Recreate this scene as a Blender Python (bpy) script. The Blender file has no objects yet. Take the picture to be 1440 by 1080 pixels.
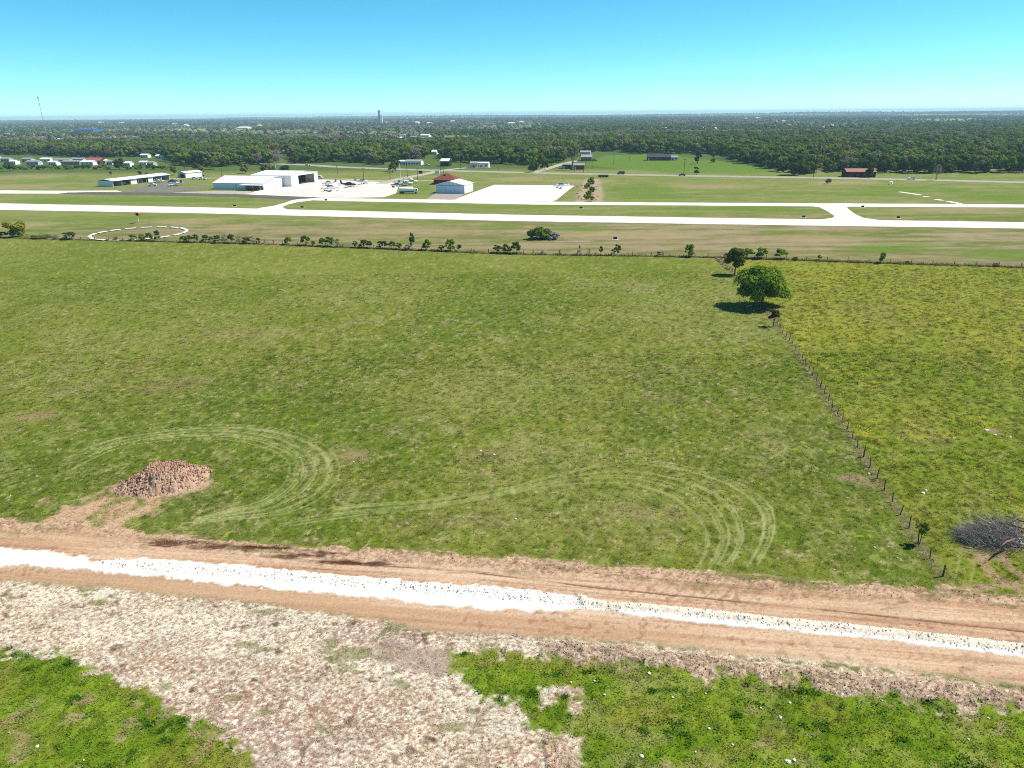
import bpy, bmesh, math, random
import numpy as np
from mathutils import Vector, Matrix

random.seed(7)
RNG = np.random.default_rng(7)
SC = bpy.context.scene
COL = SC.collection

# ------------------------------------------------------------------ camera
CAM_H, F, W0, H0 = 40.0, 998.0, 1440.0, 1080.0
PITCH = math.atan((540.0 - 161.0) / F)
ROLL = math.radians(0.52)
cam_d = bpy.data.cameras.new('camera')
cam_d.sensor_width = 36.0
cam_d.lens = 36.0 * F / W0
cam_d.clip_start, cam_d.clip_end = 0.5, 80000.0
cam = bpy.data.objects.new('camera', cam_d)
COL.objects.link(cam)
CAM_M = Matrix.Rotation(math.pi / 2 - PITCH, 4, 'X') @ Matrix.Rotation(-ROLL, 4, 'Z')
cam.matrix_world = Matrix.Translation((0, 0, CAM_H)) @ CAM_M
SC.camera = cam

# ------------------------------------------------------------------ sky and sun
SUN_EL, SUN_AZ = math.radians(53.0), math.radians(14.0)      # azimuth from +x towards +y
SUN_V = Vector((math.cos(SUN_EL) * math.cos(SUN_AZ), math.cos(SUN_EL) * math.sin(SUN_AZ), math.sin(SUN_EL)))
world = bpy.data.worlds.new('World')
SC.world = world
world.use_nodes = True
wn = world.node_tree
wn.nodes.clear()
sky = wn.nodes.new('ShaderNodeTexSky')
sky.sky_type = 'NISHITA'
sky.sun_disc = False
sky.sun_elevation = SUN_EL
sky.sun_rotation = math.pi / 2 - SUN_AZ
sky.altitude = 100.0
sky.air_density = 0.6
sky.dust_density = 0.0
sky.ozone_density = 6.0
pw = wn.nodes.new('ShaderNodeVectorMath'); pw.operation = 'POWER'
pw.inputs[1].default_value = (1.45, 1.0, 1.0)
hs = wn.nodes.new('ShaderNodeVectorMath'); hs.operation = 'MULTIPLY'
hs.inputs[1].default_value = (0.355, 1.05, 0.92)
wn.links.new(sky.outputs[0], pw.inputs[0])
wn.links.new(pw.outputs[0], hs.inputs[0])
bg = wn.nodes.new('ShaderNodeBackground')
bg.inputs['Strength'].default_value = 0.10
wo = wn.nodes.new('ShaderNodeOutputWorld')
wn.links.new(hs.outputs[0], bg.inputs['Color'])
wn.links.new(bg.outputs[0], wo.inputs['Surface'])
sun_d = bpy.data.lights.new('sun', 'SUN')
sun_d.energy = 4.6
sun_d.angle = math.radians(0.5)
sun_d.color = (1.0, 0.93, 0.82)
sun = bpy.data.objects.new('sun', sun_d)
COL.objects.link(sun)
sun.rotation_euler = SUN_V.to_track_quat('Z', 'Y').to_euler()
sun.location = (0, 0, 200)

SC.view_settings.view_transform = 'Standard'
SC.view_settings.look = 'None'
SC.view_settings.gamma = 1.0
SC.view_settings.use_curve_mapping = False
SC.view_settings.exposure = 0.85
SC.render.engine = 'CYCLES'
SC.cycles.use_denoising = False
SC.cycles.max_bounces = 5
SC.cycles.diffuse_bounces = 2
SC.cycles.glossy_bounces = 1
SC.cycles.transmission_bounces = 2
SC.cycles.transparent_max_bounces = 4
SC.cycles.volume_bounces = 0
SC.render.film_transparent = False
SC.cycles.pixel_filter_type = 'BLACKMAN_HARRIS'
SC.cycles.filter_width = 1.05

# ------------------------------------------------------------------ helpers: photo point -> ground point
_R = np.array(CAM_M.to_3x3())
def G(px, py, z=0.0):
    """world x,y of the ground seen in the photograph's pixel px,py (survey of the place)"""
    px = np.asarray(px, float); py = np.asarray(py, float)
    d = np.stack([(px - W0 / 2) / F, -(py - H0 / 2) / F, -np.ones_like(px)], -1) @ _R.T
    t = (z - CAM_H) / np.minimum(d[..., 2], -1e-4)
    return np.stack([d[..., 0] * t, d[..., 1] * t], -1)

def P3(px, py, z=0.0):
    g = G(px, py)
    return Vector((float(g[0]), float(g[1]), z))

def mpp(px, py):
    """metres per photo pixel at a ground point"""
    g = G(px, py)
    return (g[1] * math.cos(PITCH) + CAM_H * math.sin(PITCH)) / F

def lin(c):
    c = np.asarray(c, float) / 255.0
    return np.where(c <= 0.04045, c / 12.92, ((c + 0.055) / 1.055) ** 2.4)
KB = 2.05
def S(r, g, b, k=KB):
    """base colour of a surface that shows as this sRGB colour in full sun"""
    return np.clip(lin((r, g, b)) / k, 0.0, 0.82)

def _hash(ix, iy, seed):
    h = (ix.astype(np.int64) * 374761393 + iy.astype(np.int64) * 668265263 + seed * 974634777) & 0xffffffff
    h = ((h ^ (h >> 13)) * 1274126177) & 0xffffffff
    h = h ^ (h >> 16)
    return (h & 0xffffff) / float(0xffffff)

def vnoise(x, y, seed=0):
    ix = np.floor(x); iy = np.floor(y)
    fx = x - ix; fy = y - iy
    fx = fx * fx * (3 - 2 * fx); fy = fy * fy * (3 - 2 * fy)
    ix = ix.astype(np.int64); iy = iy.astype(np.int64)
    a = _hash(ix, iy, seed); b = _hash(ix + 1, iy, seed)
    c = _hash(ix, iy + 1, seed); d = _hash(ix + 1, iy + 1, seed)
    return (a + (b - a) * fx) * (1 - fy) + (c + (d - c) * fx) * fy

def fbm(x, y, seed=0, octv=4, gain=0.55):
    s = np.zeros_like(x); a = 1.0; t = 0.0
    for o in range(octv):
        s += a * vnoise(x + 17.3 * o, y - 9.1 * o, seed + o * 13)
        t += a; a *= gain; x = x * 2.03 + y * 0.31; y = y * 2.03 - x * 0.153
    return s / t

def sstep(a, b, x):
    t = np.clip((x - a) / (b - a), 0, 1)
    return t * t * (3 - 2 * t)

def catmull(pts, n=8, closed=False):
    pts = np.asarray(pts, float)
    out = []
    m = len(pts)
    rng = range(m if closed else m - 1)
    for i in rng:
        if closed:
            p0, p1, p2, p3 = pts[i - 1], pts[i], pts[(i + 1) % m], pts[(i + 2) % m]
        else:
            p0, p1, p2, p3 = pts[max(i - 1, 0)], pts[i], pts[i + 1], pts[min(i + 2, m - 1)]
        for k in range(n):
            t = k / n
            out.append(0.5 * ((2 * p1) + (-p0 + p2) * t + (2 * p0 - 5 * p1 + 4 * p2 - p3) * t * t
                              + (-p0 + 3 * p1 - 3 * p2 + p3) * t ** 3))
    if not closed:
        out.append(pts[-1])
    return np.array(out)

def gpoly(pts):
    a = np.asarray(pts, float)
    return G(a[:, 0], a[:, 1])

def seg_dist(P, A, B):
    d = B - A
    L = max(float(d @ d), 1e-9)
    t = np.clip(((P - A) @ d) / L, 0, 1)
    q = P - (A + t[:, None] * d)
    return np.sqrt((q * q).sum(1)), t

def line_dist(P, line, reach):
    """distance to a polyline, 'reach' outside its neighbourhood"""
    out = np.full(len(P), float(reach))
    lo = line.min(0) - reach; hi = line.max(0) + reach
    m = (P[:, 0] > lo[0]) & (P[:, 0] < hi[0]) & (P[:, 1] > lo[1]) & (P[:, 1] < hi[1])
    idx = np.nonzero(m)[0]
    if len(idx) == 0:
        return out
    Q = P[idx]; o = out[idx]
    for i in range(len(line) - 1):
        A, B = line[i], line[i + 1]
        l2 = np.minimum(A, B) - reach; h2 = np.maximum(A, B) + reach
        mm = (Q[:, 0] > l2[0]) & (Q[:, 0] < h2[0]) & (Q[:, 1] > l2[1]) & (Q[:, 1] < h2[1])
        k = np.nonzero(mm)[0]
        if len(k):
            d, _ = seg_dist(Q[k], A, B)
            o[k] = np.minimum(o[k], d)
    out[idx] = o
    return out

def inside(P, poly):
    x, y = P[:, 0], P[:, 1]
    r = np.zeros(len(P), bool)
    n = len(poly)
    for i in range(n):
        x1, y1 = poly[i]; x2, y2 = poly[(i + 1) % n]
        if y1 == y2:
            continue
        c = ((y1 > y) != (y2 > y)) & (x < (x2 - x1) * (y - y1) / (y2 - y1) + x1)
        r ^= c
    return r

def sdf(P, poly, reach):
    """signed distance to a polygon, positive inside, limited to +-reach"""
    d = line_dist(P, np.vstack([poly, poly[:1]]), reach)
    lo = poly.min(0); hi = poly.max(0)
    m = (P[:, 0] > lo[0]) & (P[:, 0] < hi[0]) & (P[:, 1] > lo[1]) & (P[:, 1] < hi[1])
    ins = np.zeros(len(P), bool)
    ins[m] = inside(P[m], poly)
    return np.where(ins, d, -d)

# ------------------------------------------------------------------ survey lines of the place (photo pixels -> ground metres)
DIRT_TOP = [(-700, 705), (-300, 716), (0, 731), (60, 736), (110, 733), (190, 744), (260, 753), (340, 761), (420, 767), (520, 772),
            (640, 780), (760, 789), (880, 797), (960, 803), (1050, 808), (1150, 817), (1300, 826), (1330, 822), (1390, 836), (1440, 838),
            (1700, 860), (2200, 900)]
DIRT_LOW = [(-700, 775), (-300, 795), (0, 816), (120, 824), (240, 836), (400, 853), (520, 868), (600, 884), (700, 890), (800, 895),
            (960, 910), (1200, 934), (1440, 962), (1700, 990), (2200, 1040)]
CAL1_TOP = [(-700, 712), (-300, 738), (0, 770), (60, 775), (120, 784), (132, 790), (200, 786), (300, 793), (440, 806), (560, 816), (700, 827), (780, 835), (822, 844)]
CAL1_LOW = [(822, 857), (790, 861), (700, 858), (600, 850), (480, 838), (360, 827), (240, 813), (150, 806), (112, 800), (60, 797), (0, 795), (-300, 768), (-700, 742)]
CAL2_TOP = [(815, 842), (860, 849), (900, 850), (940, 854), (1000, 860), (1100, 871), (1200, 880), (1300, 892), (1350, 896), (1400, 901), (1440, 907), (1700, 934), (2200, 985)]
CAL2_MID = [(815, 850), (860, 856), (900, 859), (1000, 869), (1100, 880), (1200, 890), (1300, 901), (1440, 918), (1700, 948), (2200, 1000)]
CAL2_LOW = [(815, 857), (860, 861), (900, 866), (1000, 877), (1100, 887), (1200, 897), (1300, 908), (1440, 924), (1700, 956), (2200, 1010)]
GREEN_L = [(-900, 880), (-300, 900), (0, 915), (60, 917), (110, 925), (128, 940), (180, 962), (236, 984), (276, 1004), (292, 1025), (340, 1058),
           (370, 1085), (430, 1180), (520, 1330), (-900, 1330)]
GREEN_R = [(628, 914), (700, 920), (800, 928), (900, 939), (1000, 950), (1100, 962), (1200, 974), (1300, 984), (1440, 998), (1700, 1024), (2200, 1075),
           (2200, 1400), (980, 1400), (870, 1200), (812, 1085), (796, 1050), (760, 1026), (725, 998), (700, 985), (650, 962), (638, 938)]
XFENCE = [(-500, 318), (0, 334), (200, 339), (360, 343), (540, 350), (720, 357), (960, 361), (1100, 365), (1240, 370), (1440, 376), (1900, 392)]
NFENCE = [(1326, 810), (1290, 762), (1255, 706), (1215, 645), (1180, 588), (1150, 540), (1120, 495), (1096, 462), (1078, 438), (1045, 398), (1022, 376), (1008, 362)]

L_DIRT = np.vstack([catmull(gpoly(DIRT_TOP)), catmull(gpoly(DIRT_LOW[::-1]))])
L_DTOP = catmull(gpoly(DIRT_TOP)); L_DLOW = catmull(gpoly(DIRT_LOW))
L_CAL1 = np.vstack([gpoly(CAL1_TOP), gpoly(CAL1_LOW)])
L_CAL2 = np.vstack([catmull(gpoly(CAL2_TOP)), catmull(gpoly(CAL2_LOW[::-1]))])
L_WIND = np.vstack([catmull(gpoly(CAL2_TOP)), catmull(gpoly(CAL2_MID[::-1]))])
L_WC = catmull(gpoly([(p[0], 0.45 * p[1] + 0.55 * q[1]) for p, q in zip([CAL2_TOP[i] for i in (0, 1, 2, 4, 5, 6, 7, 10, 11, 12)], CAL2_MID)]))
L_GL = gpoly(GREEN_L); L_GR = gpoly(GREEN_R)
L_XF = catmull(gpoly(XFENCE)); L_NF = catmull(gpoly(NFENCE))
XF_FIT = np.polyfit(L_XF[:, 0], L_XF[:, 1], 3)

def bundle(outer, inner, n, jit, seed):
    r = np.random.default_rng(seed)
    o = catmull(outer, 8); i = catmull(inner, 8)
    def resample(a, m=90):
        d = np.r_[0, np.cumsum(np.hypot(*np.diff(a, axis=0).T))]
        q = np.linspace(0, d[-1], m)
        return np.stack([np.interp(q, d, a[:, 0]), np.interp(q, d, a[:, 1])], -1)
    o = resample(gpoly(o)); i = resample(gpoly(i))
    res = []
    ts = np.sort(np.clip(np.linspace(0, 1, n) + r.normal(0, jit, n), -0.05, 1.05))
    for t in ts:
        a, b = int(r.integers(0, 4)), int(r.integers(70, 90))
        w = np.sin(np.linspace(0, 3.1, 90) + r.uniform(0, 3)) * r.uniform(-.35, .35)
        ln = o * (1 - t) + i * t
        ln = ln + w[:, None] * 0.9
        res.append((ln[a:b:2], r.uniform(0.4, 1.0)))
    return res
TRACKS = bundle([(250, 738), (330, 731), (400, 722), (452, 700), (477, 670), (470, 640), (442, 618), (400, 605), (330, 598), (240, 602), (150, 616), (80, 645)],
                [(280, 728), (330, 716), (372, 703), (396, 685), (410, 660), (400, 640), (372, 627), (330, 618), (260, 616), (180, 626), (120, 650), (90, 668)], 12, .03, 1)
TRACKS += bundle([(1056, 806), (1078, 775), (1090, 742), (1084, 712), (1045, 682), (965, 655), (880, 648), (780, 668), (700, 688), (600, 703), (480, 712), (300, 735)],
                 [(978, 798), (990, 775), (992, 752), (968, 718), (930, 694), (872, 680), (800, 682), (740, 690), (680, 702), (600, 716), (500, 726), (380, 745)], 12, .045, 2)
TRACKS += [(l_, .3 * a_) for l_, a_ in bundle([(420, 720), (600, 712), (760, 672), (900, 640)], [(400, 738), (600, 726), (760, 690), (930, 665)], 4, .05, 3)]
TRACKS += [(l_, .22) for l_, a_ in bundle([(1004, 590), (990, 520), (984, 470)], [(1008, 590), (994, 520), (988, 470)], 1, 0, 4)]
TRACKS += bundle([(1335, 835), (1350, 790), (1352, 740), (1340, 690)], [(1360, 835), (1372, 790), (1368, 745), (1360, 700)], 2, 0, 5)
TRACKS[-2:] = [(l_, .35) for l_, a_ in TRACKS[-2:]]
PATH_R = [gpoly(catmull([(1445, 835), (1405, 815), (1382, 790), (1400, 770), (1440, 765)])), gpoly(catmull([(1440, 812), (1418, 795), (1408, 775), (1425, 757)])),
          gpoly(catmull([(1340, 832), (1380, 826), (1440, 822), (1500, 825)]))]

TRAIL = [gpoly(catmull([(60, 738), (120, 716), (170, 700), (215, 690)])), gpoly(catmull([(110, 740), (160, 722), (195, 700), (240, 690)])),
         gpoly(catmull([(150, 745), (190, 724), (230, 702), (245, 696)]))]
STAINS = [(245, 764, 38, 5, .9), (300, 770, 30, 4, .9), (360, 772, 40, 3, 1.0), (420, 782, 60, 5, .95), (480, 791, 45, 6, 1.0), (530, 792, 30, 4, .9), (640, 806, 30, 1.5, .5),
          (1250, 856, 30, 2, .5), (1270, 848, 8, 2, .7)]
BARE = [(45, 586, 40, 7, .8), (500, 641, 22, 9, .6), (1195, 672, 26, 6, .9), (1080, 660, 12, 5, .3), (690, 640, 30, 10, .25), (1300, 610, 60, 20, .15), (1395, 605, 14, 5, .8),
        (1215, 680, 20, 5, .5), (930, 560, 40, 10, .2), (240, 540, 60, 14, .25), (330, 470, 80, 10, .2), (780, 770, 8, 3, .5), (660, 735, 60, 10, .2), (900, 725, 60, 14, .3)]
PATCH = [gpoly([(762, 968), (820, 966), (818, 976), (782, 977), (776, 992), (763, 994)]), gpoly([(800, 985), (816, 988), (812, 1004), (800, 1000)]),
         gpoly([(790, 1035), (818, 1040), (815, 1062), (788, 1058)])]
MAUVE = gpoly([(520, 905), (628, 911), (640, 940), (618, 948), (560, 935), (535, 925)])

def blob(P, px, py, rx, ry):
    c = G(px, py); a = G(px + rx, py); b = G(px, py - ry)
    ex = max(abs(a[0] - c[0]), .2); ey = max(abs(b[1] - c[1]), .2)
    q = ((P[:, 0] - c[0]) / ex) ** 2 + ((P[:, 1] - c[1]) / ey) ** 2
    return np.sqrt(q)

# ------------------------------------------------------------------ what the ground is made of, anywhere
AIR_GREEN = [(620, 315, 60, 4), (430, 312, 60, 3), (810, 322, 45, 6), (700, 320, 40, 4), (1290, 351, 70, 7), (1400, 358, 80, 9), (120, 308, 120, 4), (1100, 326, 50, 3), (1230, 350, 40, 4),
             (900, 268, 60, 10), (1010, 272, 60, 3), (1120, 271, 60, 3), (1260, 266, 60, 6), (1230, 274, 60, 3), (1400, 276, 70, 8), (940, 277, 60, 4), (180, 281, 150, 5), (60, 255, 50, 5), (300, 281, 90, 4),
             (1000, 293, 150, 2.5), (700, 291, 200, 2.5), (560, 288, 120, 2), (1080, 294, 60, 3), (1330, 303, 100, 2), (1340, 268, 40, 6), (850, 236, 40, 4), (640, 262, 20, 6), (590, 266, 18, 8)]
AIR_TAN = [(1340, 295, 90, 4), (260, 310, 60, 4), (330, 320, 40, 4), (20, 318, 60, 4), (1280, 285, 20, 3), (60, 246, 60, 5), (20, 262, 60, 5), (830, 330, 40, 4), (1000, 262, 80, 3), (870, 232, 40, 2.5), (1180, 257, 60, 3), (1000, 243, 40, 2), (1350, 240, 90, 2), (1080, 242, 40, 2), (820, 255, 50, 3), (730, 252, 50, 3), (560, 325, 140, 6), (900, 330, 120, 6), (1150, 335, 90, 7)]
FAR_FIELDS = [gpoly([(440, 204), (480, 197), (560, 195.5), (640, 192.5), (720, 193), (700, 199), (640, 203), (520, 206)]),
              gpoly([(820, 232), (850, 219), (930, 216), (960, 221), (1060, 232), (1100, 243), (960, 245)]),
              gpoly([(130, 205), (300, 204), (300, 201), (130, 202)])]

def ground(P):
    """albedo, height, zone (0 earth+grass, 1 dirt road, 2 crushed stone), cover dict"""
    x, y = P[:, 0], P[:, 1]
    n = len(P)
    dist = np.hypot(x, y)
    near = 1 - sstep(150, 230, dist)
    col = np.zeros((n, 3)); z = np.zeros(n); zone = np.zeros(n, np.int8)
    n30 = fbm(x / 34, y / 34, 1, 4); n8 = fbm(x / 8, y / 8, 11, 4); n2 = fbm(x / 2.2, y / 2.6, 21, 4, .65); n06 = fbm(x / .62, y / .8, 31, 3, .7)
    n1 = fbm(x / 1.1, y / 1.4, 41, 3, .65)
    grit = np.ones(n)
    def mix(c, m):
        nonlocal col
        m = np.clip(m, 0, 1)[:, None]
        col = col * (1 - m) + np.asarray(c) * m
    grain = np.clip(0.5 + (n06 - .5) * 1.6 + (n1 - .5) * 1.0 + (n2 - .5) * 0.45, 0, 1)
    # pasture
    col[:] = S(134, 142, 60)
    mix(S(106, 126, 44), sstep(.45, .72, n30) * .8)
    mix(S(150, 156, 86), sstep(.52, .3, n30) * .6)
    mix(S(166, 160, 112), sstep(.55, .85, n8 * .7 + n2 * .3) * .7)
    mix(S(82, 102, 32), sstep(.55, .95, 1 - grain) * .65)
    mix(S(178, 178, 112), sstep(.6, .95, grain) * .5)
    h1 = fbm(x / .5 + 31, y / .62, 131, 2, .8); h2 = fbm(x / .75 + 11, y / .9 + 7, 137, 2, .8); h3 = fbm(x / 3.1, y / 3.4, 139, 4, .6)
    mix(S(176, 156, 118), sstep(.58, .8, h1 * .6 + h3 * .4) * .75)
    mix(S(112, 142, 34), sstep(.56, .78, h2 * .55 + (1 - h3) * .45) * .8)
    mix(S(196, 190, 84), sstep(.70, .84, h2 * .8 + n8 * .2) * .6)
    mix(S(206, 196, 150), sstep(.74, .86, h1) * .6)
    far_f = sstep(120, 230, dist)
    mix(S(142, 154, 66), far_f * .35)
    # field beyond the fence: lusher, with yellow flowers
    side = np.zeros(n)
    fx = np.interp(y, L_NF[:, 1], L_NF[:, 0])
    dfen = x - fx
    side = sstep(-.6, .6, dfen) * (y > L_NF[0, 1] - 1)
    xfy = np.polyval(XF_FIT, np.clip(x, -260, 260))
    beyond = sstep(-.8, .8, y - xfy + (n2 - .5) * 2.5)
    rf = side * (1 - beyond)
    rcol = np.zeros((n, 3)) + S(152, 158, 60)
    m = sstep(.45, .7, n30)[:, None]; rcol = rcol * (1 - m * .7) + S(118, 140, 40) * m * .7
    m = sstep(.5, .75, fbm(x / 15, y / 15, 77, 4))[:, None]; rcol = rcol * (1 - m * .6) + S(156, 152, 82) * m * .6
    m = (sstep(.5, .85, 1 - grain) * .8)[:, None]; rcol = rcol * (1 - m) + S(92, 102, 34) * m
    m = (sstep(.55, .95, grain) * .5)[:, None]; rcol = rcol * (1 - m) + S(172, 174, 92) * m
    flow = sstep(.48, .62, fbm(x / 11 + 3, y / 11, 91, 3)) * sstep(.54, .66, n1)
    m = (flow * .45)[:, None]; rcol = rcol * (1 - m) + S(196, 184, 66) * m
    m = (sstep(.58, .8, h1 * .6 + h3 * .4) * .6)[:, None]; rcol = rcol * (1 - m) + S(176, 160, 112) * m
    m = (sstep(.55, .78, h2 * .5 + (1 - h3) * .5) * .8)[:, None]; rcol = rcol * (1 - m) + S(120, 150, 24) * m
    mix(rcol, rf)
    # strip under the pasture fence: trampled, dry
    mix(S(150, 138, 104), np.exp(-(line_dist(P, L_NF, 4) / .55) ** 2) * (.35 + .6 * n1))
    mix(S(84, 92, 36), np.exp(-(line_dist(P, L_XF, 6) / 1.3) ** 2) * (.95 * sstep(.25, .5, n2)))  # dark weeds along the cross fence, with their shadow painted in
    # soft bare spots
    for (bx, by, rx, ry, a) in BARE:
        q = blob(P, bx, by, rx, ry)
        mix(S(176, 150, 120), sstep(1.25, .3, q + (n2 - .5) * 1.6 + (n1 - .5)) * a)
    # tyre tracks pressed in the grass
    tr = np.zeros(n)
    seed_ = 1
    for ln, a in TRACKS:
        d = line_dist(P, ln, 1.2)
        fade_ = 1 - .55 * sstep(-25, 0, x) * sstep(22, 10, x) * (seed_ > 0)
        tr = np.maximum(tr, sstep(.17, .04, d) * a * fade_)
    tr *= (.6 + .4 * sstep(.25, .55, n2)) * (.6 + .6 * n1)
    mix(S(192, 196, 136), tr * .85)
    z -= tr * .03
    for ln in PATH_R:
        d = line_dist(P, ln, 3)
        mix(S(190, 160, 128), sstep(.75, .25, d + (n1 - .5) * .8) * .8)
    # airfield grass
    st = fbm(x / 60 + 5, y / 13, 55, 4); st2 = fbm(x / 26, y / 5, 57, 4)
    acol = np.zeros((n, 3)) + S(150, 148, 96)
    m = sstep(.42, .62, st)[:, None]; acol = acol * (1 - m * .8) + S(124, 146, 66) * m * .8
    m = sstep(.52, .7, st2)[:, None]; acol = acol * (1 - m * .6) + S(168, 152, 122) * m * .6
    m = sstep(.5, .85, 1 - n2)[:, None]; acol = acol * (1 - m * .5) + S(112, 122, 62) * m * .5
    st3 = fbm(x / 11, y / 3.2, 58, 4, .65); st4 = fbm(x / 40 + 8, y / 4.5, 59, 3)
    m = sstep(.5, .72, st3)[:, None]; acol = acol * (1 - m * .7) + S(182, 162, 132) * m * .7
    m = sstep(.5, .3, st3)[:, None]; acol = acol * (1 - m * .5) + S(112, 124, 58) * m * .5
    m = sstep(.56, .66, st4)[:, None]; acol = acol * (1 - m * .6) + S(190, 168, 142) * m * .6
    inner = sstep(275, 320, y)
    m = (inner * .55)[:, None]; acol = acol * (1 - m) + S(142, 160, 78) * m
    for (bx, by, rx, ry) in AIR_TAN:
        m = (sstep(1.25, .35, blob(P, bx, by, rx, ry) + (st2 - .5) * 1.3) * .7)[:, None]
        acol = acol * (1 - m) + S(186, 168, 128) * m
    for (bx, by, rx, ry) in AIR_GREEN:
        m = (sstep(1.25, .35, blob(P, bx, by, rx, ry) + (st2 - .5) * 1.6) * .7)[:, None]
        acol = acol * (1 - m) + S(118, 148, 58) * m
    for ln_ in (gpoly([(817, 285), (820, 272), (826, 258), (830, 252)]), gpoly([(840, 285), (840.5, 270), (838, 258), (837, 252)])):
        m = (sstep(4.2, 1.2, line_dist(P, ln_, 6) + (st3 - .5) * 4) * .75)[:, None]
        acol = acol * (1 - m) + S(206, 184, 160) * m
    mix(acol, beyond * (y > 100))
    # farmland far off
    fm = sstep(545, 600, y)
    fcol = np.zeros((n, 3)) + S(134, 150, 88)
    cellx = np.floor((x + 120 * np.sin(y / 700)) / 310); celly = np.floor(y / 520)
    rnd = _hash(cellx, celly, 5)
    m = (rnd > .55)[:, None] * .7; fcol = fcol * (1 - m) + S(150, 166, 96) * m
    m = (rnd > .8)[:, None] * .7; fcol = fcol * (1 - m) + S(190, 182, 140) * m
    m = (rnd < .25)[:, None] * .7; fcol = fcol * (1 - m) + S(84, 112, 48) * m
    mix(fcol, fm)
    for k, pl in enumerate(FAR_FIELDS):
        s_ = sdf(P, pl, 40)
        mix(S(118, 150, 62), sstep(-4, 4, s_) * .9)
    # ---------------- the near side of the new road
    dn = np.clip(line_dist(P, L_DTOP, 30), 0, 30)
    topy = np.interp(x, L_DTOP[:, 0], L_DTOP[:, 1]); lowy = np.interp(x, L_DLOW[:, 0], L_DLOW[:, 1])
    edge = (n2 - .5) * 2.2 + (n06 - .5) * .9
    nearside = sstep(.5, -.5, y - lowy + edge * .5)
    band = sstep(.3, -.3, y - topy + edge) * sstep(-.5, .5, y - lowy + edge * .5)
    sp = fbm(x / .25, y / .21, 61, 3, .8); sp2 = fbm(x / 1.2, y / .9, 67, 3, .65)
    scol = np.zeros((n, 3)) + S(236, 214, 188)
    m = sstep(.42, .62, fbm(x / 9, y / 3, 63, 4))[:, None]; scol = scol * (1 - m) + S(204, 170, 148) * m
    m = sstep(.5, .68, fbm(x / 10 + 40, y / 3.5, 64, 4))[:, None]; scol = scol * (1 - m) + S(255, 240, 216) * m
    m = sstep(.54, .7, fbm(x / 14 + 4, y / 3.4, 65, 4))[:, None]; scol = scol * (1 - m * .6) + S(196, 166, 160) * m * .6
    m = sstep(.48, .7, sp)[:, None]; scol = scol * (1 - m) + S(255, 248, 228) * m
    m = sstep(.5, .28, sp)[:, None]; scol = scol * (1 - m * .9) + S(160, 124, 108) * m * .9
    m = sstep(.72, .85, fbm(x / .9, y / .8, 69, 2))[:, None]; scol = scol * (1 - m * .8) + S(110, 80, 68) * m * .8
    m = (sstep(.66, .76, fbm(x / 2.6, y / 1.4, 73, 3)))[:, None]; scol = scol * (1 - m * .7) + S(128, 134, 66) * m * .7
    mix(scol, nearside)
    straw = nearside.copy()
    z += nearside * ((sp - .5) * .10 + (sp2 - .5) * .10)
    rb = nearside * sstep(2, 20, x)
    mix(S(238, 204, 174), rb * .85 * sstep(.7, .3, sp))
    m_ = sdf(P, MAUVE, 3)
    mix(S(176, 150, 138), sstep(-.7, .4, m_ + (n1 - .5) * 1.6) * .75)
    # lush grass on the near side
    gl = sdf(P, L_GL, 6); gr = sdf(P, L_GR, 6)
    lush = sstep(-.5, .5, np.maximum(gl, gr) + (sp2 - .5) * 3.2 + (n06 - .5) * 1.6 + (n8 - .5) * 1.5)
    lcol = np.zeros((n, 3)) + S(122, 152, 34)
    m = sstep(.4, .65, fbm(x / 2.5, y / 2.5, 81, 4))[:, None]; lcol = lcol * (1 - m * .8) + S(146, 168, 50) * m * .8
    m = sstep(.55, .75, fbm(x / 4.5, y / 3.5, 83, 4))[:, None]; lcol = lcol * (1 - m * .7) + S(166, 164, 98) * m * .7
    dk = sstep(.63, .78, fbm(x / 1.3, y / 1.1, 85, 3))
    m = dk[:, None]; lcol = lcol * (1 - m * .7) + S(64, 106, 28) * m * .7
    m = sstep(.5, .9, n06)[:, None]; lcol = lcol * (1 - m * .4) + S(172, 186, 92) * m * .4
    m = sstep(.5, .15, n06)[:, None]; lcol = lcol * (1 - m * .5) + S(56, 88, 22) * m * .5
    m = sstep(.5, .68, fbm(x / 3.2 + 9, y / 2.6, 87, 4))[:, None]; lcol = lcol * (1 - m * .6) + S(150, 150, 62) * m * .6
    m = sstep(.62, .76, fbm(x / 2.1 + 3, y / 1.7, 89, 4))[:, None]; lcol = lcol * (1 - m * .7) + S(186, 168, 122) * m * .7
    mix(lcol, lush * (nearside > .3))
    lush = lush * (nearside > .3)
    for pl in PATCH:
        s_ = sdf(P, pl, 2)
        mk = sstep(-.3, .2, s_ + (n06 - .5) * .9)
        mix(scol, mk); lush *= 1 - mk
    # clod berm between the road and the grass, with a thin green line on it
    ber = sstep(1.7, .6, np.abs(gr + .8) + (n1 - .5)) * (x > 2) * nearside * (1 - lush)
    mix(S(204, 172, 148), ber * .7); mix(S(140, 110, 92), ber * sstep(.5, .3, sp) * .7)
    z += ber * (.12 + .35 * (sp2 - .3) + .25 * (sp - .5))
    gl2 = sstep(.5, .1, np.abs(gr + 2.6 + (sp2 - .5) * 1.5)) * (x > 5) * nearside
    mix(S(104, 122, 48), gl2 * sstep(.4, .6, n1) * .9)
    # ---------------- dirt road
    ang = math.radians(-7.2)
    s_ = x * math.cos(ang) + y * math.sin(ang); t_ = -x * math.sin(ang) + y * math.cos(ang)
    stk = fbm(s_ / 14, t_ / .32, 101, 4, .65); stk2 = fbm(s_ / 30, t_ / 1.3, 103, 3)
    dcol = np.zeros((n, 3)) + S(238, 202, 170)
    m = sstep(.4, .62, stk2)[:, None]; dcol = dcol * (1 - m) + S(222, 180, 146) * m
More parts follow.
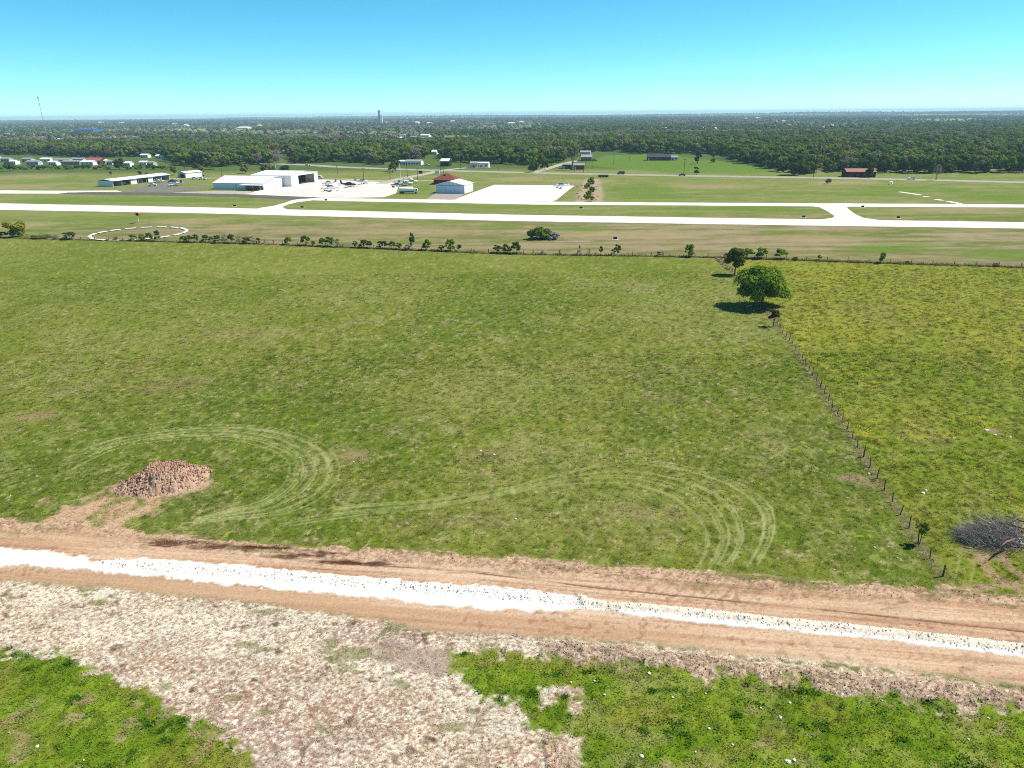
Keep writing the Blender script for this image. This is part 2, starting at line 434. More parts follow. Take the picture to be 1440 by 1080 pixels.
    m = sstep(.5, .75, stk)[:, None]; dcol = dcol * (1 - m * .7) + S(250, 222, 192) * m * .7
    m = sstep(.46, .25, stk)[:, None]; dcol = dcol * (1 - m * .65) + S(184, 142, 116) * m * .65
    m = (sstep(.6, .8, sp) * .4)[:, None]; dcol = dcol * (1 - m) + S(246, 220, 188) * m
    m = (sstep(.42, .2, sp) * .45)[:, None]; dcol = dcol * (1 - m) + S(160, 118, 94) * m
    # pale straw margin on the pasture side, with the clod windrow
    up = sstep(3.2, .6, topy - y + (n2 - .5) * 3)
    m = (up * .75)[:, None]; dcol = dcol * (1 - m) + (S(232, 200, 168) * sstep(.3, .6, sp)[:, None] + S(158, 126, 104) * (1 - sstep(.3, .6, sp)[:, None])) * m
    m = (up * sstep(.55, .7, fbm(s_ / 5, t_ / .7, 107, 3)) * .85)[:, None]; dcol = dcol * (1 - m) + S(120, 126, 62) * m
    lowb = sstep(3.2, 1.2, y - lowy) * sstep(24, 2, x)
    m = (lowb * .6)[:, None]; dcol = dcol * (1 - m) + S(208, 166, 132) * m
    dots = sstep(.62, .74, fbm(x / .42, y / .5, 113, 2)) * sstep(.45, .6, fbm(s_ / 9, t_ / 1.6, 115, 3))
    m = (dots * .6)[:, None]; dcol = dcol * (1 - m) + S(176, 132, 108) * m
    z -= dots * band * .05
    for k_ in range(9):
        xa = 880 + k_ * 21
        ln = gpoly([(xa + 36, 808 + k_ * 1.6), (xa + 2, 836 + k_ * 1.6)])
        m = (sstep(.2, .05, line_dist(P, ln, 1)) * .4 * (.4 + n1))[:, None]; dcol = dcol * (1 - m) + S(176, 128, 104) * m
    for (bx, by, rx, ry, a) in STAINS:
        q = blob(P, bx, by, rx, ry)
        m = (sstep(1.3, .4, q + (stk - .5) * 2.4 + (n1 - .5) * .8) * a)[:, None]
        dcol = dcol * (1 - m) + S(98, 60, 46) * m
    # line left by the grader blade
    for off, a in ((0.0, .9), (-3.2, .35), (1.4, .3)):
        ln = gpoly(catmull([(420, 790 + off * 6), (640, 803 + off * 6), (840, 826 + off * 6), (1040, 846 + off * 6), (1240, 866 + off * 6), (1440, 888 + off * 6), (1800, 925 + off * 6)]))
        d = line_dist(P, ln, 1.0)
        m = (sstep(.16, .03, d) * a * (.3 + .9 * sstep(.35, .6, fbm(s_ / 4, t_ / 2, 109, 3))))[:, None]
        dcol = dcol * (1 - m) + S(140, 102, 82) * m
        z -= m[:, 0] * .05
    mix(dcol, band)
    z += band * ((stk - .5) * .09 + (sp - .5) * .04) + band * up * (.05 + (sp2 - .4) * .45 + (sp - .5) * .2)
    for ln in TRAIL:
        d = line_dist(P, ln, 5)
        mk = sstep(1.5, .2, d + (n1 - .5) * 2.4 + (n2 - .5) * 1.5) * (1 - band)
        mix(S(222, 184, 154), mk * .85)
    q = blob(P, 165, 712, 70, 24)
    mk = sstep(1.15, .5, q + (n1 - .5) * 1.5 + (n2 - .5) * 2.4) * (1 - band)
    mix(S(220, 184, 152), mk * .8)
    q = blob(P, 228, 682, 66, 17)
    mix(S(226, 192, 164), sstep(1.1, .9, q + (n1 - .5) * .3) * (1 - band) * .9)
    # crushed stone
    c1 = sdf(P, L_CAL1, 4); c2 = sdf(P, L_CAL2, 4)
    we = (sp2 - .5) * 1.0 + (sp - .5) * .35
    k1 = sstep(-.12, .12, c1 + we); k2 = sstep(-.12, .12, c2 + we * .5)
    wcol = np.zeros((n, 3)) + np.array([.62, .60, .565])
    m = sstep(.5, .25, stk)[:, None]; wcol = wcol * (1 - m * .25) + np.array([.47, .43, .38]) * m * .25
    mix(wcol, k1); mix(wcol, k2)
    wd = line_dist(P, L_WC, 3)
    wm = np.exp(-(wd / .55) ** 2) * k2 * sstep(1, 3, c2 * 0 + 2 + 1)
    mix(np.array([.60, .52, .41]), sstep(.25, .7, np.exp(-(wd / .62) ** 2)) * k2 * .8)
    mix(np.array([.40, .34, .27]), sstep(.25, .7, np.exp(-(wd / .62) ** 2)) * k2 * sstep(.5, .3, sp) * .6)
    # rough dumped heaps in the middle of the first stretch
    hl = gpoly(catmull([(150, 793), (300, 803), (480, 818), (640, 832), (760, 841), (822, 849)]))
    hd = line_dist(P, hl, 2.5)
    hp = np.exp(-(hd / .62) ** 2) * k1
    z += k1 * .10 + k2 * .06 + wm * (.34 + (sp - .5) * .22) + hp * (.10 + np.clip(sp - .42, 0, 1) * 0.75)
    # rolling surface of the pasture
    z += near * ((n8 - .5) * .28 + (n2 - .5) * .10) * (1 - band) * (1 - nearside * .5)
    z += near * (n06 - .5) * .05 * (1 - band) * (1 - k1)
    # hills at the horizon
    hill = sstep(2500, 9000, dist)
    z += hill * (fbm(x / 3000 + 2, y / 2200, 201, 4) * 66 - 30 + 12 * sstep(0, 9000, x))
    zone[(band > .5)] = 1
    zone[(k1 > .5) | (k2 > .5)] = 2
    grit = 1 + 1.1 * straw * (1 - lush) + .3 * lush + .2 * band * up + ber
    grit = np.where(np.maximum(k1, k2) > .3, 1.0, grit)
    cover = dict(grit=grit, lush=lush, dark=dk * lush, straw=straw * (1 - lush) * (1 - np.maximum(k1, k2)) * (1 - band), band=band, rf=rf, beyond=beyond, flow=flow * rf,
                 field=(1 - np.maximum(nearside, band)) * (1 - beyond) * (1 - rf), stone=np.maximum(k1, k2), track=tr, side=side, dry=np.clip(n8 * .55 + n2 * .45, 0, 1), n30=n30)
    return col, z, zone, cover

def ground_z(x, y):
    _, z, _, _ = ground(np.array([[x, y]], float))
    return float(z[0])

# ------------------------------------------------------------------ materials
MATS = {}
def new_mat(name):
    m = bpy.data.materials.new(name)
    m.use_nodes = True
    return m, m.node_tree, m.node_tree.nodes['Principled BSDF']

def mat(name, color, rough=.8, spec=.2, noise=0.0, scale=3.0, metallic=0.0, bump=0.0):
    if name in MATS:
        return MATS[name]
    m, nt, b = new_mat(name)
    b.inputs['Roughness'].default_value = rough
    b.inputs['Specular IOR Level'].default_value = spec
    b.inputs['Metallic'].default_value = metallic
    c = tuple(float(v) for v in color) + (1,)
    if noise > 0:
        tc = nt.nodes.new('ShaderNodeTexCoord')
        nz = nt.nodes.new('ShaderNodeTexNoise')
        nz.inputs['Scale'].default_value = scale
        nz.inputs['Detail'].default_value = 5
        nt.links.new(tc.outputs['Object'], nz.inputs['Vector'])
        mr = nt.nodes.new('ShaderNodeMapRange')
        mr.inputs[1].default_value = .25; mr.inputs[2].default_value = .75
        mr.inputs[3].default_value = 1 - noise; mr.inputs[4].default_value = 1 + noise * .6
        nt.links.new(nz.outputs[0], mr.inputs[0])
        vm = nt.nodes.new('ShaderNodeVectorMath'); vm.operation = 'SCALE'
        vm.inputs[0].default_value = c[:3]
        nt.links.new(mr.outputs[0], vm.inputs['Scale'])
        nt.links.new(vm.outputs[0], b.inputs['Base Color'])
        if bump:
            bp = nt.nodes.new('ShaderNodeBump')
            bp.inputs['Strength'].default_value = bump
            bp.inputs['Distance'].default_value = .1
            nt.links.new(nz.outputs[0], bp.inputs['Height'])
            nt.links.new(bp.outputs[0], b.inputs['Normal'])
    else:
        b.inputs['Base Color'].default_value = c
    MATS[name] = m
    return m

def ribbed(name, color, period=.9, rough=.5):
    """ribbed sheet metal: vertical ribs as bump"""
    m, nt, b = new_mat(name)
    b.inputs['Base Color'].default_value = tuple(float(v) for v in color) + (1,)
    b.inputs['Roughness'].default_value = rough
    tc = nt.nodes.new('ShaderNodeTexCoord')
    wv = nt.nodes.new('ShaderNodeTexWave')
    wv.inputs['Scale'].default_value = 1.0 / period
    wv.inputs['Distortion'].default_value = 0
    nt.links.new(tc.outputs['Object'], wv.inputs['Vector'])
    bp = nt.nodes.new('ShaderNodeBump'); bp.inputs['Strength'].default_value = .35; bp.inputs['Distance'].default_value = .05
    nt.links.new(wv.outputs['Fac'], bp.inputs['Height'])
    nt.links.new(bp.outputs[0], b.inputs['Normal'])
    MATS[name] = m
    return m

def leaf_mat(name, base, var=.35, hue=.03, trans=.35):
    m, nt, b = new_mat(name)
    oi = nt.nodes.new('ShaderNodeObjectInfo')
    geo = nt.nodes.new('ShaderNodeNewGeometry')
    hsn = nt.nodes.new('ShaderNodeHueSaturation')
    hsn.inputs['Color'].default_value = tuple(float(v) for v in base) + (1,)
    mh = nt.nodes.new('ShaderNodeMapRange'); mh.inputs[3].default_value = .5 - hue; mh.inputs[4].default_value = .5 + hue
    nt.links.new(oi.outputs['Random'], mh.inputs[0]); nt.links.new(mh.outputs[0], hsn.inputs['Hue'])
    mx = nt.nodes.new('ShaderNodeMath'); mx.operation = 'MULTIPLY_ADD'
    mx.inputs[1].default_value = .618; 
    nt.links.new(oi.outputs['Random'], mx.inputs[0])
    m2 = nt.nodes.new('ShaderNodeMath'); m2.operation = 'MULTIPLY'; m2.inputs[1].default_value = .38
    nt.links.new(geo.outputs['Random Per Island'], m2.inputs[0]); nt.links.new(m2.outputs[0], mx.inputs[2])
    mv = nt.nodes.new('ShaderNodeMapRange'); mv.inputs[3].default_value = 1 - var; mv.inputs[4].default_value = 1 + var
    nt.links.new(mx.outputs[0], mv.inputs[0]); nt.links.new(mv.outputs[0], hsn.inputs['Value'])
    b.inputs['Roughness'].default_value = .7
    b.inputs['Specular IOR Level'].default_value = .02
    nt.links.new(hsn.outputs[0], b.inputs['Base Color'])
    if trans:
        tl = nt.nodes.new('ShaderNodeBsdfTranslucent')
        nt.links.new(hsn.outputs[0], tl.inputs['Color'])
        ms = nt.nodes.new('ShaderNodeMixShader'); ms.inputs[0].default_value = trans
        out = nt.nodes['Material Output']
        nt.links.new(b.outputs[0], ms.inputs[1]); nt.links.new(tl.outputs[0], ms.inputs[2])
        nt.links.new(ms.outputs[0], out.inputs['Surface'])
    MATS[name] = m
    return m

def ground_material(name, bump, gain=.5):
    m, nt, b = new_mat(name)
    at = nt.nodes.new('ShaderNodeAttribute'); at.attribute_name = 'soil'
    geo = nt.nodes.new('ShaderNodeNewGeometry')
    def nz(scale, detail, rough):
        n = nt.nodes.new('ShaderNodeTexNoise'); n.inputs['Scale'].default_value = scale
        n.inputs['Detail'].default_value = detail; n.inputs['Roughness'].default_value = rough
        nt.links.new(geo.outputs['Position'], n.inputs['Vector']); return n
    a = nz(4.2, 6, .74); c = nz(.22, 5, .6)
    ad = nt.nodes.new('ShaderNodeMath'); ad.operation = 'MULTIPLY_ADD'; ad.inputs[1].default_value = .75
    nt.links.new(a.outputs[0], ad.inputs[0])
    m3 = nt.nodes.new('ShaderNodeMath'); m3.operation = 'MULTIPLY'; m3.inputs[1].default_value = .25
    nt.links.new(c.outputs[0], m3.inputs[0]); nt.links.new(m3.outputs[0], ad.inputs[2])
    mr = nt.nodes.new('ShaderNodeMapRange'); mr.inputs[1].default_value = .3; mr.inputs[2].default_value = .7
    mr.inputs[3].default_value = 1 - gain; mr.inputs[4].default_value = 1 + gain
    nt.links.new(ad.outputs[0], mr.inputs[0])
    vm = nt.nodes.new('ShaderNodeVectorMath'); vm.operation = 'SCALE'
    s1 = nt.nodes.new('ShaderNodeMath'); s1.operation = 'SUBTRACT'; s1.inputs[1].default_value = 1.0
    nt.links.new(mr.outputs[0], s1.inputs[0])
    s2 = nt.nodes.new('ShaderNodeMath'); s2.operation = 'MULTIPLY_ADD'; s2.inputs[2].default_value = 1.0
    nt.links.new(s1.outputs[0], s2.inputs[0]); nt.links.new(at.outputs['Alpha'], s2.inputs[1])
    s3 = nt.nodes.new('ShaderNodeMath'); s3.operation = 'MAXIMUM'; s3.inputs[1].default_value = .25
    nt.links.new(s2.outputs[0], s3.inputs[0])
    nt.links.new(at.outputs['Color'], vm.inputs[0]); nt.links.new(s3.outputs[0], vm.inputs['Scale'])
    nt.links.new(vm.outputs[0], b.inputs['Base Color'])
    b.inputs['Roughness'].default_value = 1.0; b.inputs['Specular IOR Level'].default_value = 0.0
    bp = nt.nodes.new('ShaderNodeBump'); bp.inputs['Strength'].default_value = bump; bp.inputs['Distance'].default_value = .12
    nt.links.new(a.outputs[0], bp.inputs['Height']); nt.links.new(bp.outputs[0], b.inputs['Normal'])
    MATS[name] = m
    return m

# ------------------------------------------------------------------ object helpers
def tag(o, label=None, cat=None, group=None, kind=None):
    if label: o['label'] = label
    if cat: o['category'] = cat
    if group: o['group'] = group
    if kind: o['kind'] = kind
    return o

def mesh_from(name, V, Fc, mats, mi=None, smooth=False):
    me = bpy.data.meshes.new(name)
    me.from_pydata([tuple(v) for v in V], [], [tuple(f) for f in Fc])
    for m in (mats if isinstance(mats, (list, tuple)) else [mats]):
        me.materials.append(m)
    if mi is not None:
        me.polygons.foreach_set('material_index', np.asarray(mi, np.int32))
    if smooth:
        me.polygons.foreach_set('use_smooth', np.ones(len(me.polygons), bool))
    me.update()
    return me

def quad_mesh(name, V, n_per, mats, mi=None, smooth=False):
    """V: (N*n_per,3) array, consecutive n_per verts form one face"""
    V = np.asarray(V, np.float32).reshape(-1, 3)
    nf = len(V) // n_per
    me = bpy.data.meshes.new(name)
    me.vertices.add(len(V)); me.vertices.foreach_set('co', V.ravel())
    me.loops.add(len(V)); me.loops.foreach_set('vertex_index', np.arange(len(V), dtype=np.int32))
    me.polygons.add(nf)
    me.polygons.foreach_set('loop_start', np.arange(0, len(V), n_per, dtype=np.int32))
    for m in (mats if isinstance(mats, (list, tuple)) else [mats]):
        me.materials.append(m)
    if mi is not None:
        me.polygons.foreach_set('material_index', np.asarray(mi, np.int32))
    me.update(calc_edges=True)
    me.validate()
    return me

def link(name, me, parent=None, loc=(0, 0, 0), rz=0.0, scale=None):
    o = bpy.data.objects.new(name, me)
    COL.objects.link(o)
    o.location = loc; o.rotation_euler = (0, 0, rz)
    if scale is not None:
        o.scale = scale if hasattr(scale, '__len__') else (scale,) * 3
    if parent is not None:
        o.parent = parent
    return o

def empty(name, loc, rz=0.0, scale=1.0):
    o = bpy.data.objects.new(name, None)
    o.empty_display_size = .5
    COL.objects.link(o)
    o.location = loc; o.rotation_euler = (0, 0, rz); o.scale = (scale,) * 3 if not hasattr(scale, '__len__') else scale
    return o

class MB:
    def __init__(s):
        s.v = []; s.f = []; s.m = []
    def add(s, V, Fc, mi=0):
        k = len(s.v)
        s.v += [tuple(v) for v in V]
        s.f += [tuple(i + k for i in f) for f in Fc]
        s.m += [mi] * len(Fc)
    def box(s, x0, x1, y0, y1, z0, z1, mi=0):
        V = [(x, y, z) for z in (z0, z1) for y in (y0, y1) for x in (x0, x1)]
        s.add(V, [(0, 2, 3, 1), (4, 5, 7, 6), (0, 1, 5, 4), (2, 6, 7, 3), (0, 4, 6, 2), (1, 3, 7, 5)], mi)
        return s
    def tube(s, pts, rad, sides=6, mi=0, cap=True):
        pts = [Vector(p) for p in pts]
        n = len(pts)
        if not hasattr(rad, '__len__'):
            rad = [rad] * n
        rings = []
        for i, p in enumerate(pts):
            d = (pts[min(i + 1, n - 1)] - pts[max(i - 1, 0)]).normalized()
            a = d.orthogonal().normalized(); b = d.cross(a)
            rings.append([p + (a * math.cos(2 * math.pi * k / sides) + b * math.sin(2 * math.pi * k / sides)) * rad[i] for k in range(sides)])
        V = [v for r in rings for v in r]
        Fc = []
        for i in range(n - 1):
            for k in range(sides):
                k2 = (k + 1) % sides
                Fc.append((i * sides + k, i * sides + k2, (i + 1) * sides + k2, (i + 1) * sides + k))
        if cap:
            Fc.append(tuple(range(sides))[::-1]); Fc.append(tuple((n - 1) * sides + k for k in range(sides)))
        s.add(V, Fc, mi)
        return s
    def extr(s, prof, y0, y1, mi=0):
        """profile in x,z extruded along y"""
        n = len(prof)
        V = [(p[0], y0, p[1]) for p in prof] + [(p[0], y1, p[1]) for p in prof]
        Fc = [tuple(range(n)), tuple(range(2 * n - 1, n - 1, -1))]
        for i in range(n):
            j = (i + 1) % n
            Fc.append((i, i + n, j + n, j))
        s.add(V, Fc, mi)
        return s
    def extx(s, prof, x0, x1, mi=0):
        """profile in y,z extruded along x"""
        n = len(prof)
        V = [(x0, p[0], p[1]) for p in prof] + [(x1, p[0], p[1]) for p in prof]
        Fc = [tuple(range(n))[::-1], tuple(range(n, 2 * n))]
        for i in range(n):
            j = (i + 1) % n
            Fc.append((i, j, j + n, i + n))
        s.add(V, Fc, mi)
        return s
    def loft(s, rings, mi=0):
        n = len(rings[0])
        V = [v for r in rings for v in r]
        Fc = []
        for i in range(len(rings) - 1):
            for k in range(n):
                k2 = (k + 1) % n
                Fc.append((i * n + k, i * n + k2, (i + 1) * n + k2, (i + 1) * n + k))
        Fc.append(tuple(range(n))[::-1]); Fc.append(tuple((len(rings) - 1) * n + k for k in range(n)))
        s.add(V, Fc, mi)
        return s
    def mesh(s, name, mats, smooth=False):
        return mesh_from(name, s.v, s.f, mats, s.m, smooth)
    def build(s, name, mats, parent=None, smooth=False, loc=(0, 0, 0), rz=0.0):
        return link(name, s.mesh(name, mats, smooth), parent, loc, rz)

# ------------------------------------------------------------------ the ground
def build_ground():
    rows = list(np.arange(1330, 332, -1.35)) + list(np.arange(332, 172, -1.3))
    ys = [float(G(720, p)[1]) for p in rows]
    d = ys[-1]
    while d < 15500:
        d *= 1.12
        ys.append(d)
    ys = [-60.0, -5.0, 12.0] + ys
    ys = np.array(ys)
    u = np.linspace(-1.12, 1.12, 930)
    dep = np.maximum(ys * math.cos(PITCH) + CAM_H * math.sin(PITCH), 26.0)
    X = dep[:, None] * u[None, :]
    Y = np.repeat(ys[:, None], len(u), 1)
    P = np.stack([X.ravel(), Y.ravel()], -1)
    col, z, zone, cov = ground(P)
    V = np.column_stack([P, z]).astype(np.float32)
    nr, nc = X.shape
    idx = np.arange(nr * nc).reshape(nr, nc)
    Q = np.stack([idx[:-1, :-1], idx[:-1, 1:], idx[1:, 1:], idx[1:, :-1]], -1).reshape(-1, 4)
    zf = np.max(zone[Q], axis=1)
    zf = np.where((zone[Q] == 2).sum(1) >= 2, 2, np.where((zone[Q] == 1).sum(1) >= 2, np.minimum(zf, 1), 0))
    gm = ground_material('grass_and_soil', .4, .34); dm = ground_material('graded_dirt', .5, .26); wm = ground_material('crushed_limestone', .5, .14)
    def piece(name, mask, m):
        q = Q[mask]
        used, inv = np.unique(q, return_inverse=True)
        q = inv.reshape(-1, 4).astype(np.int32)
        me = bpy.data.meshes.new(name)
        me.vertices.add(len(used)); me.vertices.foreach_set('co', V[used].ravel())
        me.loops.add(q.size); me.loops.foreach_set('vertex_index', q.ravel())
        me.polygons.add(len(q)); me.polygons.foreach_set('loop_start', np.arange(0, q.size, 4, dtype=np.int32))
        me.polygons.foreach_set('use_smooth', np.ones(len(q), bool))
        me.materials.append(m)
        at = me.attributes.new('soil', 'FLOAT_COLOR', 'POINT')
        at.data.foreach_set('color', np.column_stack([col[used], cov['grit'][used]]).astype(np.float32).ravel())
        me.update(calc_edges=True)
        return link(name, me)
    tag(piece('ground', zf == 0, gm), 'green pasture and airfield land reaching to the horizon', 'ground', kind='structure')
    tag(piece('dirt_road', zf == 1, dm), 'freshly graded tan dirt roadway crossing the pasture', 'road', kind='structure')
    tag(piece('crushed_stone_path', zf == 2, wm), 'white crushed limestone strip dumped along the graded dirt', 'path', kind='structure')
build_ground()

# ------------------------------------------------------------------ pavements
def sheet(name, poly, z, m, label, cat):
    pts = gpoly(poly)
    bm = bmesh.new()
    vs = [bm.verts.new((p[0], p[1], z)) for p in pts]
    f = bm.faces.new(vs)
    if f.normal.z < 0: pass
    bmesh.ops.recalc_face_normals(bm, faces=bm.faces)
    bmesh.ops.triangulate(bm, faces=bm.faces[:], ngon_method='EAR_CLIP')
    me = bpy.data.meshes.new(name); bm.to_mesh(me); bm.free()
    for p in me.polygons:
        pass
    me.materials.append(m)
    o = link(name, me)
    return tag(o, label, cat, kind='structure')

def ribbon(name, line, width, z, m, label, cat):
    c = catmull(gpoly(line), 6)
    t = np.gradient(c, axis=0); t /= np.linalg.norm(t, axis=1)[:, None]
    nrm = np.stack([-t[:, 1], t[:, 0]], -1) * width / 2
    a = c + nrm; b = c - nrm
    V = [(p[0], p[1], z) for p in a] + [(p[0], p[1], z) for p in b]
    n = len(c)
    Fc = [(i, i + n, i + n + 1, i + 1) for i in range(n - 1)]
    o = link(name, mesh_from(name, V, Fc, m))
    return tag(o, label, cat, kind='structure')

def slab_mat(name, c, joint, var=.08, size=5.0):
    m, nt, b = new_mat(name)
    geo = nt.nodes.new('ShaderNodeNewGeometry')
    mp = nt.nodes.new('ShaderNodeMapping'); mp.inputs['Rotation'].default_value = (0, 0, math.radians(5.5))
    nt.links.new(geo.outputs['Position'], mp.inputs['Vector'])
    br = nt.nodes.new('ShaderNodeTexBrick')
    br.offset = 0; br.inputs['Scale'].default_value = 1.0
    br.inputs['Brick Width'].default_value = size; br.inputs['Row Height'].default_value = size
    br.inputs['Mortar Size'].default_value = .06
    br.inputs['Color1'].default_value = tuple(np.array(c) * (1 - var)) + (1,)
    br.inputs['Color2'].default_value = tuple(np.minimum(np.array(c) * (1 + var), .8)) + (1,)
    br.inputs['Mortar'].default_value = tuple(joint) + (1,)
    nt.links.new(mp.outputs[0], br.inputs['Vector'])
    nz = nt.nodes.new('ShaderNodeTexNoise'); nz.inputs['Scale'].default_value = .12; nz.inputs['Detail'].default_value = 6
    nt.links.new(mp.outputs[0], nz.inputs['Vector'])
    mr = nt.nodes.new('ShaderNodeMapRange'); mr.inputs[1].default_value = .3; mr.inputs[2].default_value = .7; mr.inputs[3].default_value = .86; mr.inputs[4].default_value = 1.08
    nt.links.new(nz.outputs[0], mr.inputs[0])
    vm = nt.nodes.new('ShaderNodeVectorMath'); vm.operation = 'SCALE'
    nt.links.new(br.outputs[0], vm.inputs[0]); nt.links.new(mr.outputs[0], vm.inputs['Scale'])
    nt.links.new(vm.outputs[0], b.inputs['Base Color'])
    b.inputs['Roughness'].default_value = .9; b.inputs['Specular IOR Level'].default_value = .1
    MATS[name] = m
    return m
M_CONC = slab_mat('runway_concrete', (.58, .56, .515), (.46, .44, .40))
M_CONC2 = slab_mat('new_concrete', (.66, .65, .62), (.55, .54, .51))
M_PINK = slab_mat('worn_apron', (.56, .49, .45), (.42, .38, .35))
M_ASPH = mat('old_asphalt', S(120, 118, 112), .95, .1, .25, .3)
M_GRAV = mat('gravel_lane', S(214, 206, 180), .95, .1, .2, .4)
M_HWY = mat('highway_asphalt', S(196, 192, 176), .9, .1, .15, .2)
M_TARM = mat('grey_tarmac', S(196, 186, 176), .95, .1, .2, .5)

def pavements():
    sheet('runway', [(-500, 274), (0, 286), (300, 292), (720, 302), (1080, 307.6), (1440, 312.6), (2000, 319), (2000, 329), (1440, 321.5), (1080, 316.5), (720, 311), (300, 300.5), (0, 295.2), (-500, 284)],
          .05, M_CONC, 'long pale concrete runway crossing the airfield', 'runway')
    sheet('taxiway', [(400, 276.5), (480, 278.8), (560, 280.0), (640, 281), (760, 283.6), (960, 285), (1200, 286.2), (1440, 287.7), (2000, 290), (2000, 294.5), (1440, 292), (1200, 290.8), (960, 289), (760, 288), (600, 285), (480, 283), (430, 281.6)],
          .054, M_CONC, 'narrow pale concrete taxiway running beside the runway', 'taxiway')
    sheet('taxiway_connector', [(362, 293), (385, 289.5), (400, 285.5), (410, 281.8), (428, 278.6), (470, 279.5), (440, 281.8), (418, 284.5), (404, 288), (397, 291.2), (402, 293.8), (418, 296.2), (380, 297)],
          .058, M_CONC, 'curved concrete connector between runway and apron', 'taxiway')
    sheet('taxiway_connector', [(1135, 289.5), (1152, 291.5), (1163, 297), (1173, 303.5), (1172, 306), (1160, 308), (1130, 310), (1260, 312.5), (1240, 309.8), (1215, 306.8), (1203, 301.5), (1193, 294), (1191, 291.8), (1200, 289.8)],
          .058, M_CONC, 'wide angled concrete connector between the two long strips', 'taxiway')
    sheet('apron', [(352, 272), (372, 263), (398, 257), (440, 252), (480, 253.6), (545, 256), (562, 257.5), (557, 272), (540, 277.5), (480, 278.5), (400, 276.2), (340, 273)],
          .05, M_PINK, 'worn pinkish aircraft parking apron beside the big hangar', 'apron')
    sheet('apron', [(695, 260), (808, 261.2), (800, 267), (783, 281), (776, 283.4), (630, 282), (643, 279)],
          .05, M_CONC2, 'new bright white concrete apron', 'apron')
    sheet('apron', [(598, 280.6), (613, 272), (653, 272.8), (641, 280.8)], .058, M_TARM, 'grey tarmac pad before the gabled hangar', 'apron')
    sheet('lane', [(-500, 259), (0, 267.8), (80, 268.3), (165, 268), (172, 269.5), (120, 270.2), (95, 271), (82, 272.4), (0, 272.3), (-500, 264)], .05, M_CONC, 'pale concrete strip leading to the hangar row', 'lane')
    sheet('lane', [(82, 272.8), (95, 270.8), (130, 270.4), (240, 271.3), (330, 273), (400, 275.6), (450, 278), (430, 279.6), (405, 280.6), (330, 277), (240, 275), (160, 274)], .062, M_ASPH, 'dark old asphalt taxi strip before the hangars', 'lane')
    sheet('lane', [(170, 270.2), (200, 262), (236, 253.5), (262, 255), (245, 262), (300, 264), (240, 271)], .042, mat('worn_asphalt', S(150, 146, 132), .95, .1, .3, .3), 'grey worn asphalt yard beside the hangar row', 'lane')
    sheet('lane', [(240, 271), (300, 268.5), (352, 269), (360, 273.6), (300, 272.6)], .046, M_GRAV, 'pale gravel shoulder before the big hangar', 'lane')
    ribbon('road', [(300, 227), (360, 229.5), (440, 232.5), (480, 235), (600, 239.3), (720, 242.4), (840, 245), (960, 247.2), (1200, 251), (1440, 256.5), (1900, 268)], 13, .05, M_HWY, 'two lane highway behind the airfield', 'road')
    ribbon('lane', [(536, 258.5), (548, 254.8), (570, 250.2), (600, 244.4), (616, 240.8)], 8, .058, M_GRAV, 'pale gravel drive from the highway to the apron', 'lane')
    ribbon('lane', [(430, 253), (480, 252), (540, 254.6), (600, 254.4), (612, 254.6)], 6, .062, M_GRAV, 'narrow gravel lane behind the parked aircraft', 'lane')
    ribbon('lane', [(614, 240.5), (640, 237.6), (662, 235.8), (690, 235.4)], 7, .058, M_GRAV, 'pale gravel drive to the white trailer', 'lane')
    ribbon('lane', [(748, 243), (765, 238.6), (785, 232.4), (800, 228.5), (812, 226)], 7, .058, M_GRAV, 'pale dirt drive climbing past the bare tree', 'lane')
    ribbon('lane', [(236, 252), (262, 250.5), (300, 250.5), (330, 249)], 6, .05, M_GRAV, 'pale gravel lane before the small white shed', 'lane')
    for i, (a, b) in enumerate((((1265, 269.8), (1295, 274.4)), ((1298, 276.6), (1307, 277)), ((1315, 280.2), (1326, 282)), ((1333, 283.2), (1351, 286.6)))):
        ribbon('drain_path', [a, ((a[0] + b[0]) / 2, (a[1] + b[1]) / 2), b], 2.6, .05, M_CONC2, 'thin pale concrete drain strip in the airfield grass', 'path')
    for a in ((470, 297.0), (760, 293.2)):
        pass
pavements()

# ------------------------------------------------------------------ foliage meshes
def leaf_quads(c, nrm, size, r):
    """one diamond-shaped leaf face per centre"""
    n = len(c)
    nrm = nrm / (np.linalg.norm(nrm, axis=1)[:, None] + 1e-9)
    a = np.cross(nrm, r.normal(size=(n, 3))); a /= (np.linalg.norm(a, axis=1)[:, None] + 1e-9)
    b = np.cross(nrm, a)
    s = size * r.uniform(.6, 1.4, n)[:, None]
    return np.stack([c - a * s, c - b * s * .62, c + a * s, c + b * s * .62], 1).reshape(-1, 3)

